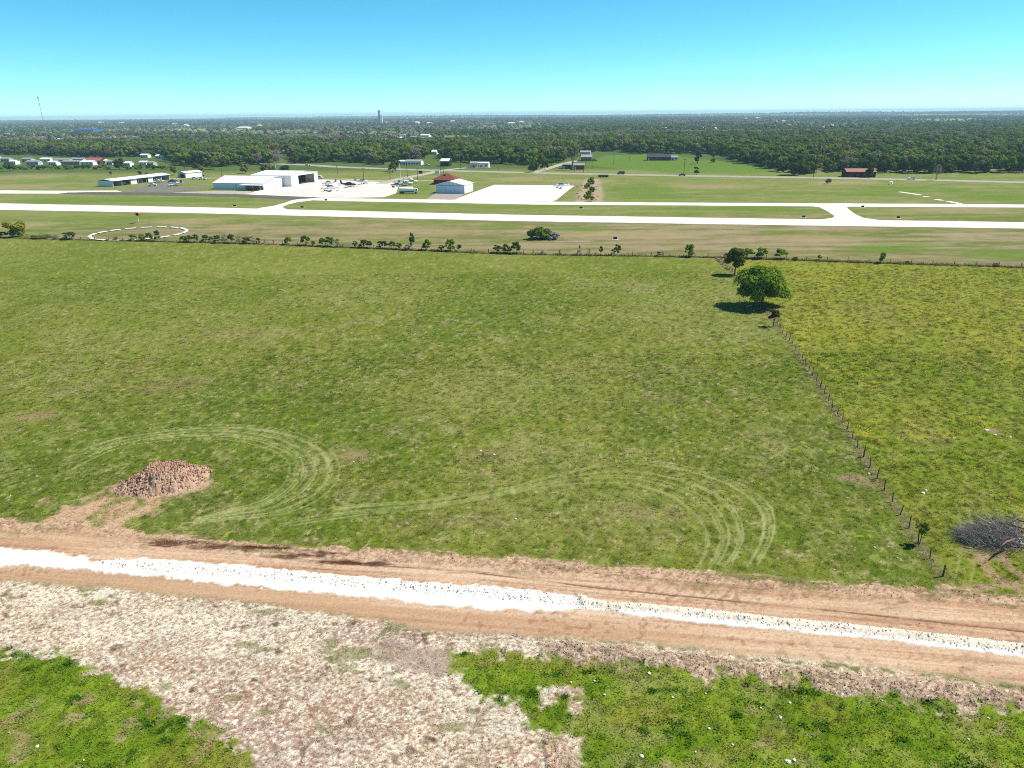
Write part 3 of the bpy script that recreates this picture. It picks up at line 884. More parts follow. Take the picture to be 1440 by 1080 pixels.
def crown_points(r, n, w, h, z0, lobes, shape='dome', fill=.55):
    """leaf centres and outward normals spread over uneven lobes of a crown"""
    L = []
    for i in range(lobes):
        th = 2 * math.pi * (i * .618 + r.uniform(-.1, .1)); q = math.sqrt((i + .5) / lobes)
        zz = r.uniform(0, 1)
        if shape == 'dome':
            rad = w * .5 * q * .68; zc = z0 + h * (.26 + .5 * (1 - q ** 1.6) + r.uniform(-.1, .12)); rr = w * r.uniform(.15, .25)
        elif shape == 'broad':
            ph = zz * 1.45; q2 = math.cos(ph) ** .5 * math.sqrt(r.uniform(.25, 1)); rad = w * .5 * q2 * .74; zc = z0 + h * (.2 + .56 * math.sin(ph)); rr = w * r.uniform(.09, .22)
        elif shape == 'cone':
            zc = z0 + h * zz * .9; rad = w * .3 * (1 - zz) * r.uniform(.3, 1); rr = w * (.12 + .2 * (1 - zz))
        else:
            zc = z0 + h * (.15 + .6 * zz); rad = w * .34 * math.sqrt(r.uniform(0, 1)); rr = w * r.uniform(.14, .26)
        L.append((rad * math.cos(th), rad * math.sin(th), zc, rr))
    L = np.array(L)
    pick = r.choice(len(L), n, p=L[:, 3] ** 2 / (L[:, 3] ** 2).sum())
    d = r.normal(size=(n, 3)); d /= np.linalg.norm(d, axis=1)[:, None]
    d[:, 2] = np.where(d[:, 2] < -.3, -d[:, 2], d[:, 2])
    rad = L[pick, 3] * (fill + (1 - fill) * r.uniform(0, 1, n) ** .5) * r.uniform(.85, 1.15, n)
    c = L[pick, :3] + d * rad[:, None] * np.array([1, 1, .8])
    c[:, 2] = np.maximum(c[:, 2], z0 * .75 + .02 * h)
    crown_points.lobes = L
    nn = d * 1.2 + r.normal(size=(n, 3)) * .38 + np.array([0, 0, .3])
    return c, nn

def limbs(mb, r, h, z0, w, rad, n, mi=0, sides=5):
    top = Vector((r.uniform(-.04, .04) * h, r.uniform(-.04, .04) * h, z0 + h * .45))
    mid = Vector((r.uniform(-.03, .03) * h, r.uniform(-.03, .03) * h, z0 * .6))
    mb.tube([(0, 0, -.15), (0, 0, .1 * z0 + .05), mid, (mid + top) / 2, top], [rad * 1.5, rad, rad * .85, rad * .6, rad * .2], sides + 2, mi)
    for i in range(n):
        t = r.uniform(.25, .9); b = mid.lerp(top, t)
        th = 2 * math.pi * i / n + r.uniform(-.4, .4)
        e = Vector((math.cos(th) * w * r.uniform(.25, .4), math.sin(th) * w * r.uniform(.25, .4), z0 + h * r.uniform(.35, .75)))
        m_ = b.lerp(e, .5) + Vector((0, 0, h * .06))
        mb.tube([b, m_, e], [rad * .5, rad * .3, rad * .08], sides, mi, cap=False)

M_BARK = mat('bark', (.11, .085, .065), .95, .05, .3, 3, bump=.6)
M_BARKG = mat('grey_bark', (.20, .175, .165), .95, .05, .3, 3)
LEAF = dict(oak=leaf_mat('leaf_oak', (.092, .142, .014), .35, .02), bright=leaf_mat('leaf_spring', (.155, .215, .018), .3, .02), dark=leaf_mat('leaf_dark', (.052, .092, .016), .35, .02),
            cedar=leaf_mat('leaf_cedar', (.034, .054, .014), .35, .015, .15), grey=leaf_mat('twig_grey', (.21, .18, .165), .3, .03, .1), olive=leaf_mat('leaf_olive', (.16, .175, .05), .3, .02),
            yellow=leaf_mat('leaf_yellow', (.21, .20, .02), .3, .02), brown=leaf_mat('leaf_brown', (.06, .05, .016), .4, .02, .15))

def _ico(sub):
    bm = bmesh.new(); bmesh.ops.create_icosphere(bm, subdivisions=sub, radius=1)
    V = np.array([v.co[:] for v in bm.verts]); T = np.array([[v.index for v in f.verts] for f in bm.faces]); bm.free()
    return V, T
ICO = {1: _ico(1), 2: _ico(2)}
def crown_mesh(name, Q, m, r, core, sub=2):
    '''leaf faces plus uneven clumps filling the lobes, so that the crown has lit and shaded masses'''
    Q = np.asarray(Q).reshape(-1, 3); nq = len(Q) // 4
    V = [Q]; T = []; k = len(Q)
    if core:
        for (x, y, z, rr) in crown_points.lobes:
            iv, it = ICO[sub]
            d = iv * (rr * core * r.uniform(.78, 1.16, (len(iv), 1))) * np.array([1, 1, .82])
            p = d + np.array([x, y, z]); p[:, 2] = np.maximum(p[:, 2], .02)
            V.append(p); T.append(it + k); k += len(iv)
    V = np.vstack(V).astype(np.float32); T = np.vstack(T) if T else np.zeros((0, 3), int)
    loops = np.r_[np.arange(nq * 4), T.ravel()].astype(np.int32)
    starts = np.r_[np.arange(0, nq * 4, 4), nq * 4 + np.arange(0, T.size, 3)].astype(np.int32)
    me = bpy.data.meshes.new(name)
    me.vertices.add(len(V)); me.vertices.foreach_set('co', V.ravel())
    me.loops.add(len(loops)); me.loops.foreach_set('vertex_index', loops)
    me.polygons.add(len(starts)); me.polygons.foreach_set('loop_start', starts)
    me.materials.append(m); me.update(calc_edges=True); me.validate()
    return me

def tree_meshes(key, seed, w, h, z0, n, leaf, lobes, lm, shape='dome', rad=None, nl=6, fill=.55, bark=None, core=.8):
    r = np.random.default_rng(seed)
    c, nn = crown_points(r, n, w, h, z0, lobes, shape, fill)
    cm = crown_mesh(key + '_crown', leaf_quads(c, nn, leaf, r), LEAF[lm], r, core)
    mb = MB(); limbs(mb, r, h, z0, w, rad or h * .03, nl)
    tm = mb.mesh(key + '_trunk', bark or M_BARK, True)
    return tm, cm

def joined_tree(key, tm, cm):
    """one mesh with both, for woods that read as a mass"""
    bm = bmesh.new(); bm.from_mesh(cm)
    nf = len(bm.faces)
    bm.from_mesh(tm); bm.faces.ensure_lookup_table()
    for f in bm.faces[nf:]:
        f.material_index = 1
    me = bpy.data.meshes.new(key); bm.to_mesh(me); bm.free()
    me.materials.append(cm.materials[0]); me.materials.append(tm.materials[0])
    return me

def place_tree(name, meshes, loc, rz, sc, label, cat, group=None, crown='crown'):
    e = empty(name, loc, rz, sc)
    link('trunk', meshes[0], e); link(crown, meshes[1], e)
    return tag(e, label, cat, group)

# geometry-node scatter for what nobody could count
def scatter(name, P, rot, scl, idx, meshes, label, cat, tint=None):
    src = bpy.data.collections.new(name + '_sources')
    for i, me in enumerate(meshes):
        o = bpy.data.objects.new('%s_%s' % (name, chr(97 + i)), me); src.objects.link(o)
    me = bpy.data.meshes.new(name)
    me.vertices.add(len(P)); me.vertices.foreach_set('co', np.asarray(P, np.float32).ravel())
    for nm, ty, dat in (('turn', 'FLOAT', rot), ('size', 'FLOAT', scl), ('pick', 'INT', idx)):
        at = me.attributes.new(nm, ty, 'POINT'); at.data.foreach_set('value', np.asarray(dat, np.float32 if ty == 'FLOAT' else np.int32))
    if tint is not None:
        at = me.attributes.new('tint', 'FLOAT_COLOR', 'POINT'); at.data.foreach_set('color', np.column_stack([tint, np.ones(len(tint))]).astype(np.float32).ravel())
    me.update()
    o = link(name, me)
    ng = bpy.data.node_groups.new(name + '_nodes', 'GeometryNodeTree')
    ng.interface.new_socket('Geometry', in_out='INPUT', socket_type='NodeSocketGeometry')
    ng.interface.new_socket('Geometry', in_out='OUTPUT', socket_type='NodeSocketGeometry')
    N = ng.nodes; gi = N.new('NodeGroupInput'); go = N.new('NodeGroupOutput')
    iop = N.new('GeometryNodeInstanceOnPoints'); ci = N.new('GeometryNodeCollectionInfo')
    ci.inputs['Collection'].default_value = src; ci.inputs['Separate Children'].default_value = True; ci.inputs['Reset Children'].default_value = True
    def attr(nm, ty):
        a = N.new('GeometryNodeInputNamedAttribute'); a.data_type = ty; a.inputs['Name'].default_value = nm; return a
    at, asz, ap = attr('turn', 'FLOAT'), attr('size', 'FLOAT'), attr('pick', 'INT')
    cx = N.new('ShaderNodeCombineXYZ'); Lk = ng.links.new
    Lk(at.outputs['Attribute'], cx.inputs['Z'])
    Lk(gi.outputs[0], iop.inputs['Points']); Lk(ci.outputs[0], iop.inputs['Instance'])
    iop.inputs['Pick Instance'].default_value = True
    Lk(ap.outputs['Attribute'], iop.inputs['Instance Index']); Lk(cx.outputs[0], iop.inputs['Rotation']); Lk(asz.outputs['Attribute'], iop.inputs['Scale'])
    Lk(iop.outputs[0], go.inputs[0])
    md = o.modifiers.new('scatter', 'NODES'); md.node_group = ng
    return tag(o, label, cat, kind='stuff')

def project(P):
    """photo pixel of ground points"""
    v = np.column_stack([P[:, 0], P[:, 1], np.full(len(P), -CAM_H)]) @ _R
    w = -v[:, 2]
    ok = w > 1
    w = np.where(ok, w, 1)
    return np.where(ok, v[:, 0] / w * F + 720, -9999), np.where(ok, -v[:, 1] / w * F + 540, 9999)

# ------------------------------------------------------------------ buildings
M_WHITE = mat('white_sheet_metal', (.72, .72, .71), .45, .3, .06, .4)
M_ROOFW = ribbed('white_metal_roof', (.74, .74, .73), .6)
M_SHADEW = ribbed('blue_shaded_cladding', (.52, .60, .72), .8)  # white metal turned from the sun: blue shade put into the colour
M_SHADEDOOR = mat('blue_shaded_door', (.50, .58, .72), .5, .3, .05, .5)  # sliding doors in the same painted blue shade
M_REDROOF = mat('red_brown_roof', S(150, 78, 60), .7, .2, .2, 2)
M_REDMET = mat('faded_red_roof', S(206, 128, 116), .5, .3, .15, 1)
M_DARKROOF = mat('dark_grey_shingles', S(92, 92, 100), .9, .1, .2, 2)
M_GREYROOF = mat('grey_shingles', S(190, 188, 184), .8, .1, .15, 2)
M_SIDING = mat('cream_siding', (.72, .70, .66), .7, .2, .06, 1)
M_GREYW = mat('grey_siding', (.42, .42, .43), .8, .2, .08, 1)
M_BRICK = mat('brown_brick', S(120, 88, 74), .9, .1, .15, 2)
M_TAN = mat('tan_siding', S(196, 172, 140), .8, .15, .1, 1)
M_DARK = mat('dark_parts_and_shade', (.02, .02, .022), .9, .1)  # near-black parts; also paints shade in doorways, pipes and hollows
M_GLASS = mat('window_glass', (.03, .04, .05), .12, .5)
M_BLUEROOF = mat('blue_metal', S(70, 130, 190), .5, .3, .05, .3)
M_STEEL = mat('dull_steel', (.32, .33, .34), .5, .4, .1, 2)
M_WOOD = mat('weathered_wood', (.10, .085, .07), .95, .05, .3, 4)
M_CONCG = mat('grey_concrete', (.42, .41, .39), .9, .1, .15, 1)

def gable_house(name, label, cat, loc, rz, w, d, eave, rise, wm, rm, over=.35, doors=(), wins=(), group=None, ridge='x', thick=.16, garage=None):
    """front wall along local x at y=0, depth along +y"""
    e = empty(name, loc, rz)
    mb = MB()
    if ridge == 'x':
        mb.extx([(0, -.3), (d, -.3), (d, eave), (d / 2, eave + rise), (0, eave)], 0, w)
        mb.build('wall', wm, e)
        r = MB(); s = rise / (d / 2)
        r.extx([(-over, eave - over * s + .02), (d / 2, eave + rise + .02), (d + over, eave - over * s + .02), (d + over, eave - over * s + thick), (d / 2, eave + rise + thick + .04), (-over, eave - over * s + thick)], -over, w + over)
        r.build('roof', rm, e)
    else:
        mb.extr([(0, -.3), (w, -.3), (w, eave), (w / 2, eave + rise), (0, eave)], 0, d)
        mb.build('wall', wm, e)
        r = MB(); s = rise / (w / 2)
        r.extr([(-over, eave - over * s + .02), (w / 2, eave + rise + .02), (w + over, eave - over * s + .02), (w + over, eave - over * s + thick), (w / 2, eave + rise + thick + .04), (-over, eave - over * s + thick)], -over, d + over)
        r.build('roof', rm, e)
    for (x0, x1, z1) in doors:
        MB().box(x0, x1, -.06, .04, 0, z1).build('door', M_BRICK if wm is not M_BRICK else M_SIDING, e)
    for (x0, x1, z0, z1) in wins:
        p = MB().box(x0, x1, -.05, .04, z0, z1).build('window', M_GLASS, e)
    return tag(e, label, cat, group)

def at_px(xa, xb, yb):
    """location of the left foot of a front wall, its bearing, its width in metres"""
    a = G(xa, yb[0] if hasattr(yb, '__len__') else yb); b = G(xb, yb[1] if hasattr(yb, '__len__') else yb)
    v = b - a
    return (float(a[0]), float(a[1]), 0.0), math.atan2(v[1], v[0]), float(np.hypot(*v))

def buildings():
    # --- open-bay hangar row
    a = G(137, 262.5); b = G(159.5, 262.5); c = G(238.6, 252.6)
    v = c - b; L = float(np.hypot(*v)); rz = math.atan2(v[1], v[0]) - math.pi / 2
    w = 11.0
    o = b - np.array([math.cos(rz), math.sin(rz)]) * w
    e = empty('hangar_row', (o[0], o[1], 0), rz)
    MB().box(0, w, -.1, .1, -.2, 3.4).build('end_wall', M_SHADEW, e)  # walls away from the sun carry painted blue shade
    MB().box(0, w, L - .1, L + .1, -.2, 3.4).build('end_wall', M_SHADEW, e)
    MB().box(-.1, .1, .1, L - .1, -.2, 3.4).build('back_wall', M_SHADEW, e)
    for y0, y1 in ((.30, .40), (.60, .69)):
        MB().box(w - .12, w + .08, L * y0, L * y1, 0, 3.3).build('bay_door', M_WHITE, e)
    for k in range(1, 6):
        MB().box(.1, w - .2, L * k / 6 - .06, L * k / 6 + .06, 0, 3.3).build('partition', M_GREYW, e)
    for k in range(0, 8):
        y = .2 + (L - .4) * k / 7
        MB().box(w - .22, w - .02 + .02, y - .12, y + .12, 0, 3.35).build('post', M_STEEL, e)
    MB().extr([(-.5, 3.38), (w / 2, 4.25), (w + .9, 3.3), (w + .9, 3.48), (w / 2, 4.45), (-.5, 3.55)], -.4, L + .4).build('roof', M_ROOFW, e)
    tag(e, 'long open-bay hangar row with white metal roof', 'hangar')
    # --- big white hangar complex
    p = G(301, 266); q = G(371, 267.2)
    v = q - p; rz = math.atan2(v[1], v[0]); w = float(np.hypot(*v))
    e = empty('main_hangar', (p[0], p[1], 0), rz)
    d = 25.0
    MB().extx([(0, -.3), (d, -.3), (d, 4.6), (d / 2, 6.6), (0, 3.6)], 0, w).build('wall', M_SHADEW, e)
    MB().extx([(-.4, 3.6), (d / 2, 6.66), (d + .4, 4.6), (d + .4, 4.78), (d / 2, 6.86), (-.4, 3.76)], -.4, w + .4).build('roof', M_ROOFW, e)
    MB().box(w - .02, w + .06, .2, d - .2, .05, 3.4).build('lit_side_cladding', M_WHITE, e)  # white panel on the sunlit side, over walls painted as shaded
    pr = MB().box(w * .6, w + 1.2, -5, -.45, 2.9, 3.1).build('porch_roof', M_ROOFW, e)
    for k in range(4):
        x = w * .6 + .3 + k * (w * .4 + .4) / 3
        MB().box(x - .1, x + .1, -4.8, -4.6, 0, 2.9).build('porch_post', M_STEEL, e)
    MB().box(w * .64, w * .98, -.12, .03, 0, 2.5).build('porch_glazing', M_GLASS, e)
    MB().box(w * .45, w * .452 + .25, -.1, .02, 0, 3.3).build('downpipe', M_STEEL, e)
    MB().box(w + .05, w + .12, 12, 13, 0, 2.1).build('door', M_GREYW, e)
    h = 7.0; x1 = w + 5.5; x0 = x1 - 27; y0 = d - 3; y1 = d + 30
    hb = MB()
    hb.extx([(y0, -.3), (y1, -.3), (y1, h - .6), ((y0 + y1) / 2, h + .9), (y0, h - .6)], x0, x1 - 9).build('tall_hall', M_WHITE, e)
    MB().extx([(y0 - .4, h - .6), ((y0 + y1) / 2, h + .95), (y1 + .4, h - .6), (y1 + .4, h - .42), ((y0 + y1) / 2, h + 1.15), (y0 - .4, h - .42)], x0 - .4, x1 + .3).build('tall_roof', M_ROOFW, e)
    # front bay of the tall hall, with its open doorway
    MB().box(x1 - 9, x1, y0, y0 + .25, -.2, h - .6).build('hall_side', M_WHITE, e)
    MB().box(x1 - 9, x1, y1 - .25, y1, -.2, h - .6).build('hall_side', M_WHITE, e)
    dy0, dy1 = y0 + 8.5, y1 - 4.5
    MB().box(x1 - .25, x1 - .01, y0 + .25, dy0, -.2, h - .62).build('hall_front', M_WHITE, e)
    MB().box(x1 - .25, x1 - .01, dy1, y1 - .25, -.2, h - .62).build('hall_front', M_WHITE, e)
    MB().extx([(y0 + .1, h - .62), (y1 - .1, h - .62), ((y0 + y1) / 2, h + .88)], x1 - .24, x1 - .02).build('gable', M_WHITE, e)
    MB().box(x1 - .24, x1 - .02, dy0, dy1, h - 1.2, h - .63).build('door_header', M_WHITE, e)
    MB().box(x1 - 9.02 + .05, x1 - 8.9, y0 + .3, y1 - .3, 0, h - .8).build('doorway_shade', M_DARK, e)  # near-black sheet paints the shade deep in the doorway
    tag(e, 'big white metal hangar complex with dark open doorway', 'hangar')
    # --- gabled hangar, blue shade painted on its walls and doors
    loc, rz, w = at_px(613.4, 653.2, (271.6, 272.4))
    e = empty('gabled_hangar', loc, rz)
    d = 15.0
    MB().extr([(0, -.3), (w, -.3), (w, 4.5), (w / 2, 6.3), (0, 4.5)], 0, d).build('wall', M_SHADEW, e)
    MB().extr([(-.35, 4.35), (w / 2, 6.34), (w + .35, 4.35), (w + .35, 4.53), (w / 2, 6.54), (-.35, 4.53)], -.5, d + .3).build('roof', M_ROOFW, e)
    MB().box(w, w + .05, .2, d - .2, .05, 4.2).build('lit_side_cladding', M_WHITE, e)  # sunward wall left white; the others hold blue shade in their colour
    for k in range(6):
        x = .5 + k * (w - 1) / 6
        MB().box(x + .04, x + (w - 1) / 6 - .04, -.12 - .05 * (k % 2), -.02, .05, 4.0).build('door_panel', M_SHADEDOOR, e)
    MB().box(.2, w - .2, -.22, -.01, 4.02, 4.3).build('door_track', M_STEEL, e)
    tag(e, 'white gabled metal hangar with sliding doors and blue shade painted on its front', 'hangar')
    # --- red roofed office behind it
    loc, rz, w = at_px(610, 640, (259.5, 259.5))
    e = empty('terminal_house', loc, rz); d = 14
    MB().box(0, w, 0, d, -.2, 2.9).build('wall', M_BRICK, e)
    ov = 1.0; V = [(-ov, -ov, 2.8), (w + ov, -ov, 2.8), (w + ov, d + ov, 2.8), (-ov, d + ov, 2.8), (w * .38, d * .5, 6.0), (w * .62, d * .5, 6.0)]
    m = MB(); m.add(V, [(0, 1, 5, 4), (1, 2, 5), (2, 3, 4, 5), (3, 0, 4), (3, 2, 1, 0)]); m.build('roof', M_REDROOF, e)
    MB().box(w * .2, w * .35, -.06, .03, .9, 2.2).build('window', M_GLASS, e); MB().box(w * .55, w * .64, -.06, .03, 0, 2.1).build('door', M_DARK, e)
    MB().box(w * .42, w * .5, d * .28, d * .36, 4.2, 5.6).build('vent', M_DARK, e)
    tag(e, 'small house with red-brown hipped roof behind the gabled hangar', 'house')
    # --- small white shed
    loc, rz, w = at_px(251, 261.5, (249.8, 250.3))
    gable_house('shed', 'small white metal shed with dark garage door', 'shed', loc, rz, w, 14, 3.4, .8, M_GREYW, M_ROOFW, doors=(), wins=(), ridge='y')  # grey wall colour paints the shaded front; sunward side is clad white
    e = bpy.data.objects['shed']
    MB().box(w * .3, w * .85, -.06, .03, 0, 2.6).build('garage_door', M_DARK, e); MB().box(w, w + .05, .1, 13.9, 0, 3.2).build('lit_side_cladding', M_WHITE, e)
    # --- houses and sheds behind the highway
    def H(name, label, xa, xb, yb, d, eave, rise, wm, rm, ridge='x', nw=2, nd=1, cat='house', group=None, z=0):
        loc, rz, w = at_px(xa, xb, yb)
        loc = (loc[0], loc[1], ground_z(loc[0], loc[1]) if loc[1] > 2000 else 0.0)
        wins = []; doors = []
        k = nw + nd
        for i in range(k):
            x = w * (i + .5) / k
            if i < nd and nd:
                doors.append((x - .5, x + .5, min(2.1, eave - .3)))
            else:
                wins.append((x - min(.8, w / k * .3), x + min(.8, w / k * .3), .9, min(2.0, eave - .3)))
        return gable_house(name, label, cat, loc, rz, w, d, eave, rise, wm, rm, doors=doors, wins=wins, ridge=ridge, group=group)
    H('long_house', 'long low white house behind the highway', 570, 592, 232.2, 9, 3, 1.2, M_SIDING, M_GREYROOF, nw=5)
    H('trailer_home', 'white trailer home beside the long white house', 558, 569, 232, 5, 3, .5, M_SIDING, M_ROOFW, nw=2)
    H('barn', 'open sided barn with bright white roof at the edge of the trees', 619, 631, 234, 12, 4.2, 1.6, M_DARK, M_ROOFW, nw=0, nd=0, cat='barn')  # solid near-black walls paint the shade under the open barn
    H('trailer_home', 'white box trailer parked beside dark shed', 673, 687, 235.5, 6, 3.6, .4, M_SIDING, M_ROOFW, nw=1, nd=1)
    H('shed', 'dark shed with white trailer beside it', 661, 671, 235.8, 7, 3.4, 1.2, M_GREYW, M_GREYROOF, nw=0, cat='shed')
    H('cabin', 'small dark cabin by the trunk of the tall bare tree', 791, 803.5, 237.5, 8, 3.2, 1.1, M_BRICK, M_GREYROOF, nw=2)
    H('cabin', 'grey roofed dark cabin close to the highway edge', 806.5, 821.5, 238.5, 8, 3.2, 1.1, M_BRICK, M_GREYROOF, nw=2)
    H('house', 'white fronted house below the wood with tan gable', 817, 832, 226.5, 12, 3.4, 1.8, M_TAN, M_GREYROOF, nw=2)
    H('barn', 'grey metal barn standing behind the white fronted house', 816, 830, 219.3, 10, 3.6, 1.2, M_GREYW, M_GREYROOF, nw=0, cat='barn')
    H('long_house', 'long dark brick ranch house before the wood', 910, 943, 225.8, 12, 3, 2.2, M_BRICK, M_DARKROOF, nw=6)
    H('garage', 'white garage attached beside the dark ranch house', 943.6, 953, 225.6, 8, 2.8, 1.0, M_SIDING, M_GREYROOF, nw=1, cat='garage')
    H('barn', 'maroon barn with faded pink roof beside the highway', 1190, 1231, 249.3, 10, 3.4, 1.6, mat('maroon_boards', S(110, 50, 44), .8, .1, .1, 2), M_REDMET, nw=3, cat='barn')
    # trailer park
    park = [(-14, -2, 226, 0), (1, 13, 227.5, 1), (15, 22, 231.5, 0), (31, 44, 228, 1), (37, 54, 232, 1), (57, 71, 228, 0), (68, 79, 232.8, 0), (75, 97, 229, 1), (88, 112, 232, 2), (99, 117, 228, 1), (114, 131, 232.5, 0), (142, 149, 230.5, 0),
            (150, 158, 232, 1), (175, 183, 234.2, 0), (196, 206, 233, 0), (207, 216, 233.6, 1), (197.5, 208, 222, 0), (219, 230, 223.2, 0)]
    wm = [M_SIDING, M_GREYW, M_TAN]; rm = [M_ROOFW, M_GREYROOF, M_GREYROOF]
    for xa, xb, yb, k in park:
        H('trailer_home', ['white roofed trailer home in the park beyond the hangar row', 'grey trailer home in the park beyond the hangar row', 'tan trailer home in the park beyond the hangar row'][k],
          xa, xb, yb, 6.0, 3.0, .9, wm[k], rm[k], nw=2, group=['white trailers in the park', 'grey trailers in the park', 'tan trailers in the park'][k])
    H('house', 'house with faded red roof in the trailer park', 121, 141, 231, 10, 3.2, 2.4, M_BRICK, M_REDMET, nw=2)
    # far houses scattered through the woods
    far = [(70, 80, 199.5, 1), (80, 88, 198.5, 0), (102, 112, 198.4, 1), (133, 143, 198.6, 3), (132, 139, 196, 3), (155, 161, 196, 0), (174, 179, 195.4, 0), (186, 192, 195.4, 0), (136, 141, 174.5, 0), (165, 172, 175.4, 0),
           (241, 247, 176.6, 0), (258, 263, 178, 0), (333, 347, 181, 0), (362, 366, 178, 0), (582, 588, 174, 0), (600, 606, 175, 0), (633, 638, 172.5, 0), (714, 722, 175, 0), (730, 735, 173, 0), (878, 888, 183.2, 0), (931, 941, 182.6, 0),
           (983, 989, 181.6, 0), (998, 1007, 182.5, 0), (1046, 1050, 168.5, 0), (1060, 1067, 168, 0), (1091, 1095, 172.6, 0), (1099, 1104, 172.2, 0), (1156, 1160, 181.5, 0), (1168, 1172, 178.4, 0), (1272, 1277, 179, 0), (1305, 1309, 179, 0),
           (1314, 1318, 178.5, 0), (1325, 1329, 177, 0), (1344, 1350, 177, 0), (1380, 1386, 177.6, 0), (561, 574, 196.5, 0), (563, 570, 192.5, 1), (576, 584, 195, 1), (591, 603, 192.5, 0), (607, 614, 217.5, 0), (397, 402, 217, 3), (1375, 1380, 178, 1)]
    wm = [M_SIDING, M_GREYW, M_TAN, M_TAN]; rm = [M_ROOFW, M_GREYROOF, M_GREYROOF, M_REDMET]
    for xa, xb, yb, k in far:
        loc, rz, w = at_px(xa, xb, yb)
        m_ = float(mpp((xa + xb) / 2, yb))
        place = [w_ for lim, w_ in ((262, 'around the blue warehouse'), (480, 'beyond the wood behind the big hangar'), (700, 'around the green field below the grain elevator'), (1045, 'beyond the wood behind the ranch house'), (9999, 'beyond the wood past the maroon barn')) if xa < lim][0]
        H('far_house', ['pale roofed house far off ', 'grey roofed house far off ', 'tan house far off ', 'red roofed house far off '][k] + place,
          xa, xb, yb, max(8, w * .6), max(3.2, 1.5 * m_), max(1.4, 1.2 * m_), wm[k], rm[k], nw=0, nd=0, group=['pale far houses ', 'grey far houses ', 'tan far houses ', 'red far houses '][k] + place)
        FARCLEAR.append((loc[0] + w / 2 * math.cos(rz), loc[1], w * .6 + 4, loc[1]))
    # long blue warehouse far off
    loc, rz, w = at_px(104, 131, 186.0)
    e = gable_house('warehouse', 'long blue metal warehouse far beyond the woods', 'warehouse', loc, rz, w, 40, 8, 2.5, M_BLUEROOF, M_BLUEROOF)
    FARCLEAR.append((loc[0] + w / 2, loc[1], w * .6, loc[1]))
    # grain elevator on the skyline
    c = G(535, 176.5); ec = (float(c[0]), float(c[1]), ground_z(float(c[0]), float(c[1])))
    k = ec[1] / 998
    e = empty('grain_elevator', ec)
    M_FAR = mat('elevator_concrete', (.34, .37, .42), .8, .1, .1, .1)
    MB().box(-2.4 * k, 1.0 * k, -8, 8, 0, 12 * k).build('headhouse', M_FAR, e)
    MB().box(-1.8 * k, .6 * k, -6, 6, 12 * k, 17.2 * k).build('tower', M_FAR, e)
    MB().box(-2.2 * k, .9 * k, -7, 7, 17.2 * k, 18.6 * k).build('tower_cap', M_FAR, e)
    m = MB(); m.tube([(2.4 * k, 0, 0), (2.4 * k, 0, 12.6 * k)], 1.1 * k, 14); m.build('silo', M_WHITE, e)
    MB().box(-7 * k, -2.4 * k, -8, 8, 0, 8.2 * k).build('annex', M_FAR, e)
    tag(e, 'tall grain elevator with white silo on the skyline', 'elevator')
    # radio mast
    c = G(68.5, 203.0); ec = (float(c[0]), float(c[1]), ground_z(float(c[0]), float(c[1])))
    e = empty('radio_mast', ec); k = ec[1] / 998
    hgt = 60 * k
    m = MB()
    for s_ in range(3):
        th = s_ * 2.094
        m.tube([(math.cos(th) * .45 * k, math.sin(th) * .45 * k, 0), (math.cos(th) * .26 * k - .3 * k, math.sin(th) * .26 * k, hgt)], .085 * k, 4)
    for i in range(24):
        z = hgt * i / 24; z2 = hgt * (i + 1) / 24; a = .4 * k
        m.tube([(-a, -a * .4, z), (a, a * .4, z2)], .03 * k, 3)
    m.build('lattice', mat('mast_steel', (.32, .34, .36), .6, .3), e)
    MB().box(-.9 * k, .3 * k, -.6 * k, .6 * k, hgt * .93, hgt * .965).build('antenna', M_STEEL, e)
    MB().box(-.7 * k, .2 * k, -.5 * k, .5 * k, hgt * .83, hgt * .85).build('antenna', M_STEEL, e)
    tag(e, 'thin lattice radio mast rising above the horizon', 'mast')
FARCLEAR = []
buildings()

# ------------------------------------------------------------------ aircraft, cars, poles
def ring(cx, w, h, zc, n=10, flat=0):
    return [(cx, math.cos(2 * math.pi * k / n) * w / 2, zc + math.sin(2 * math.pi * k / n) * h / 2) for k in range(n)]

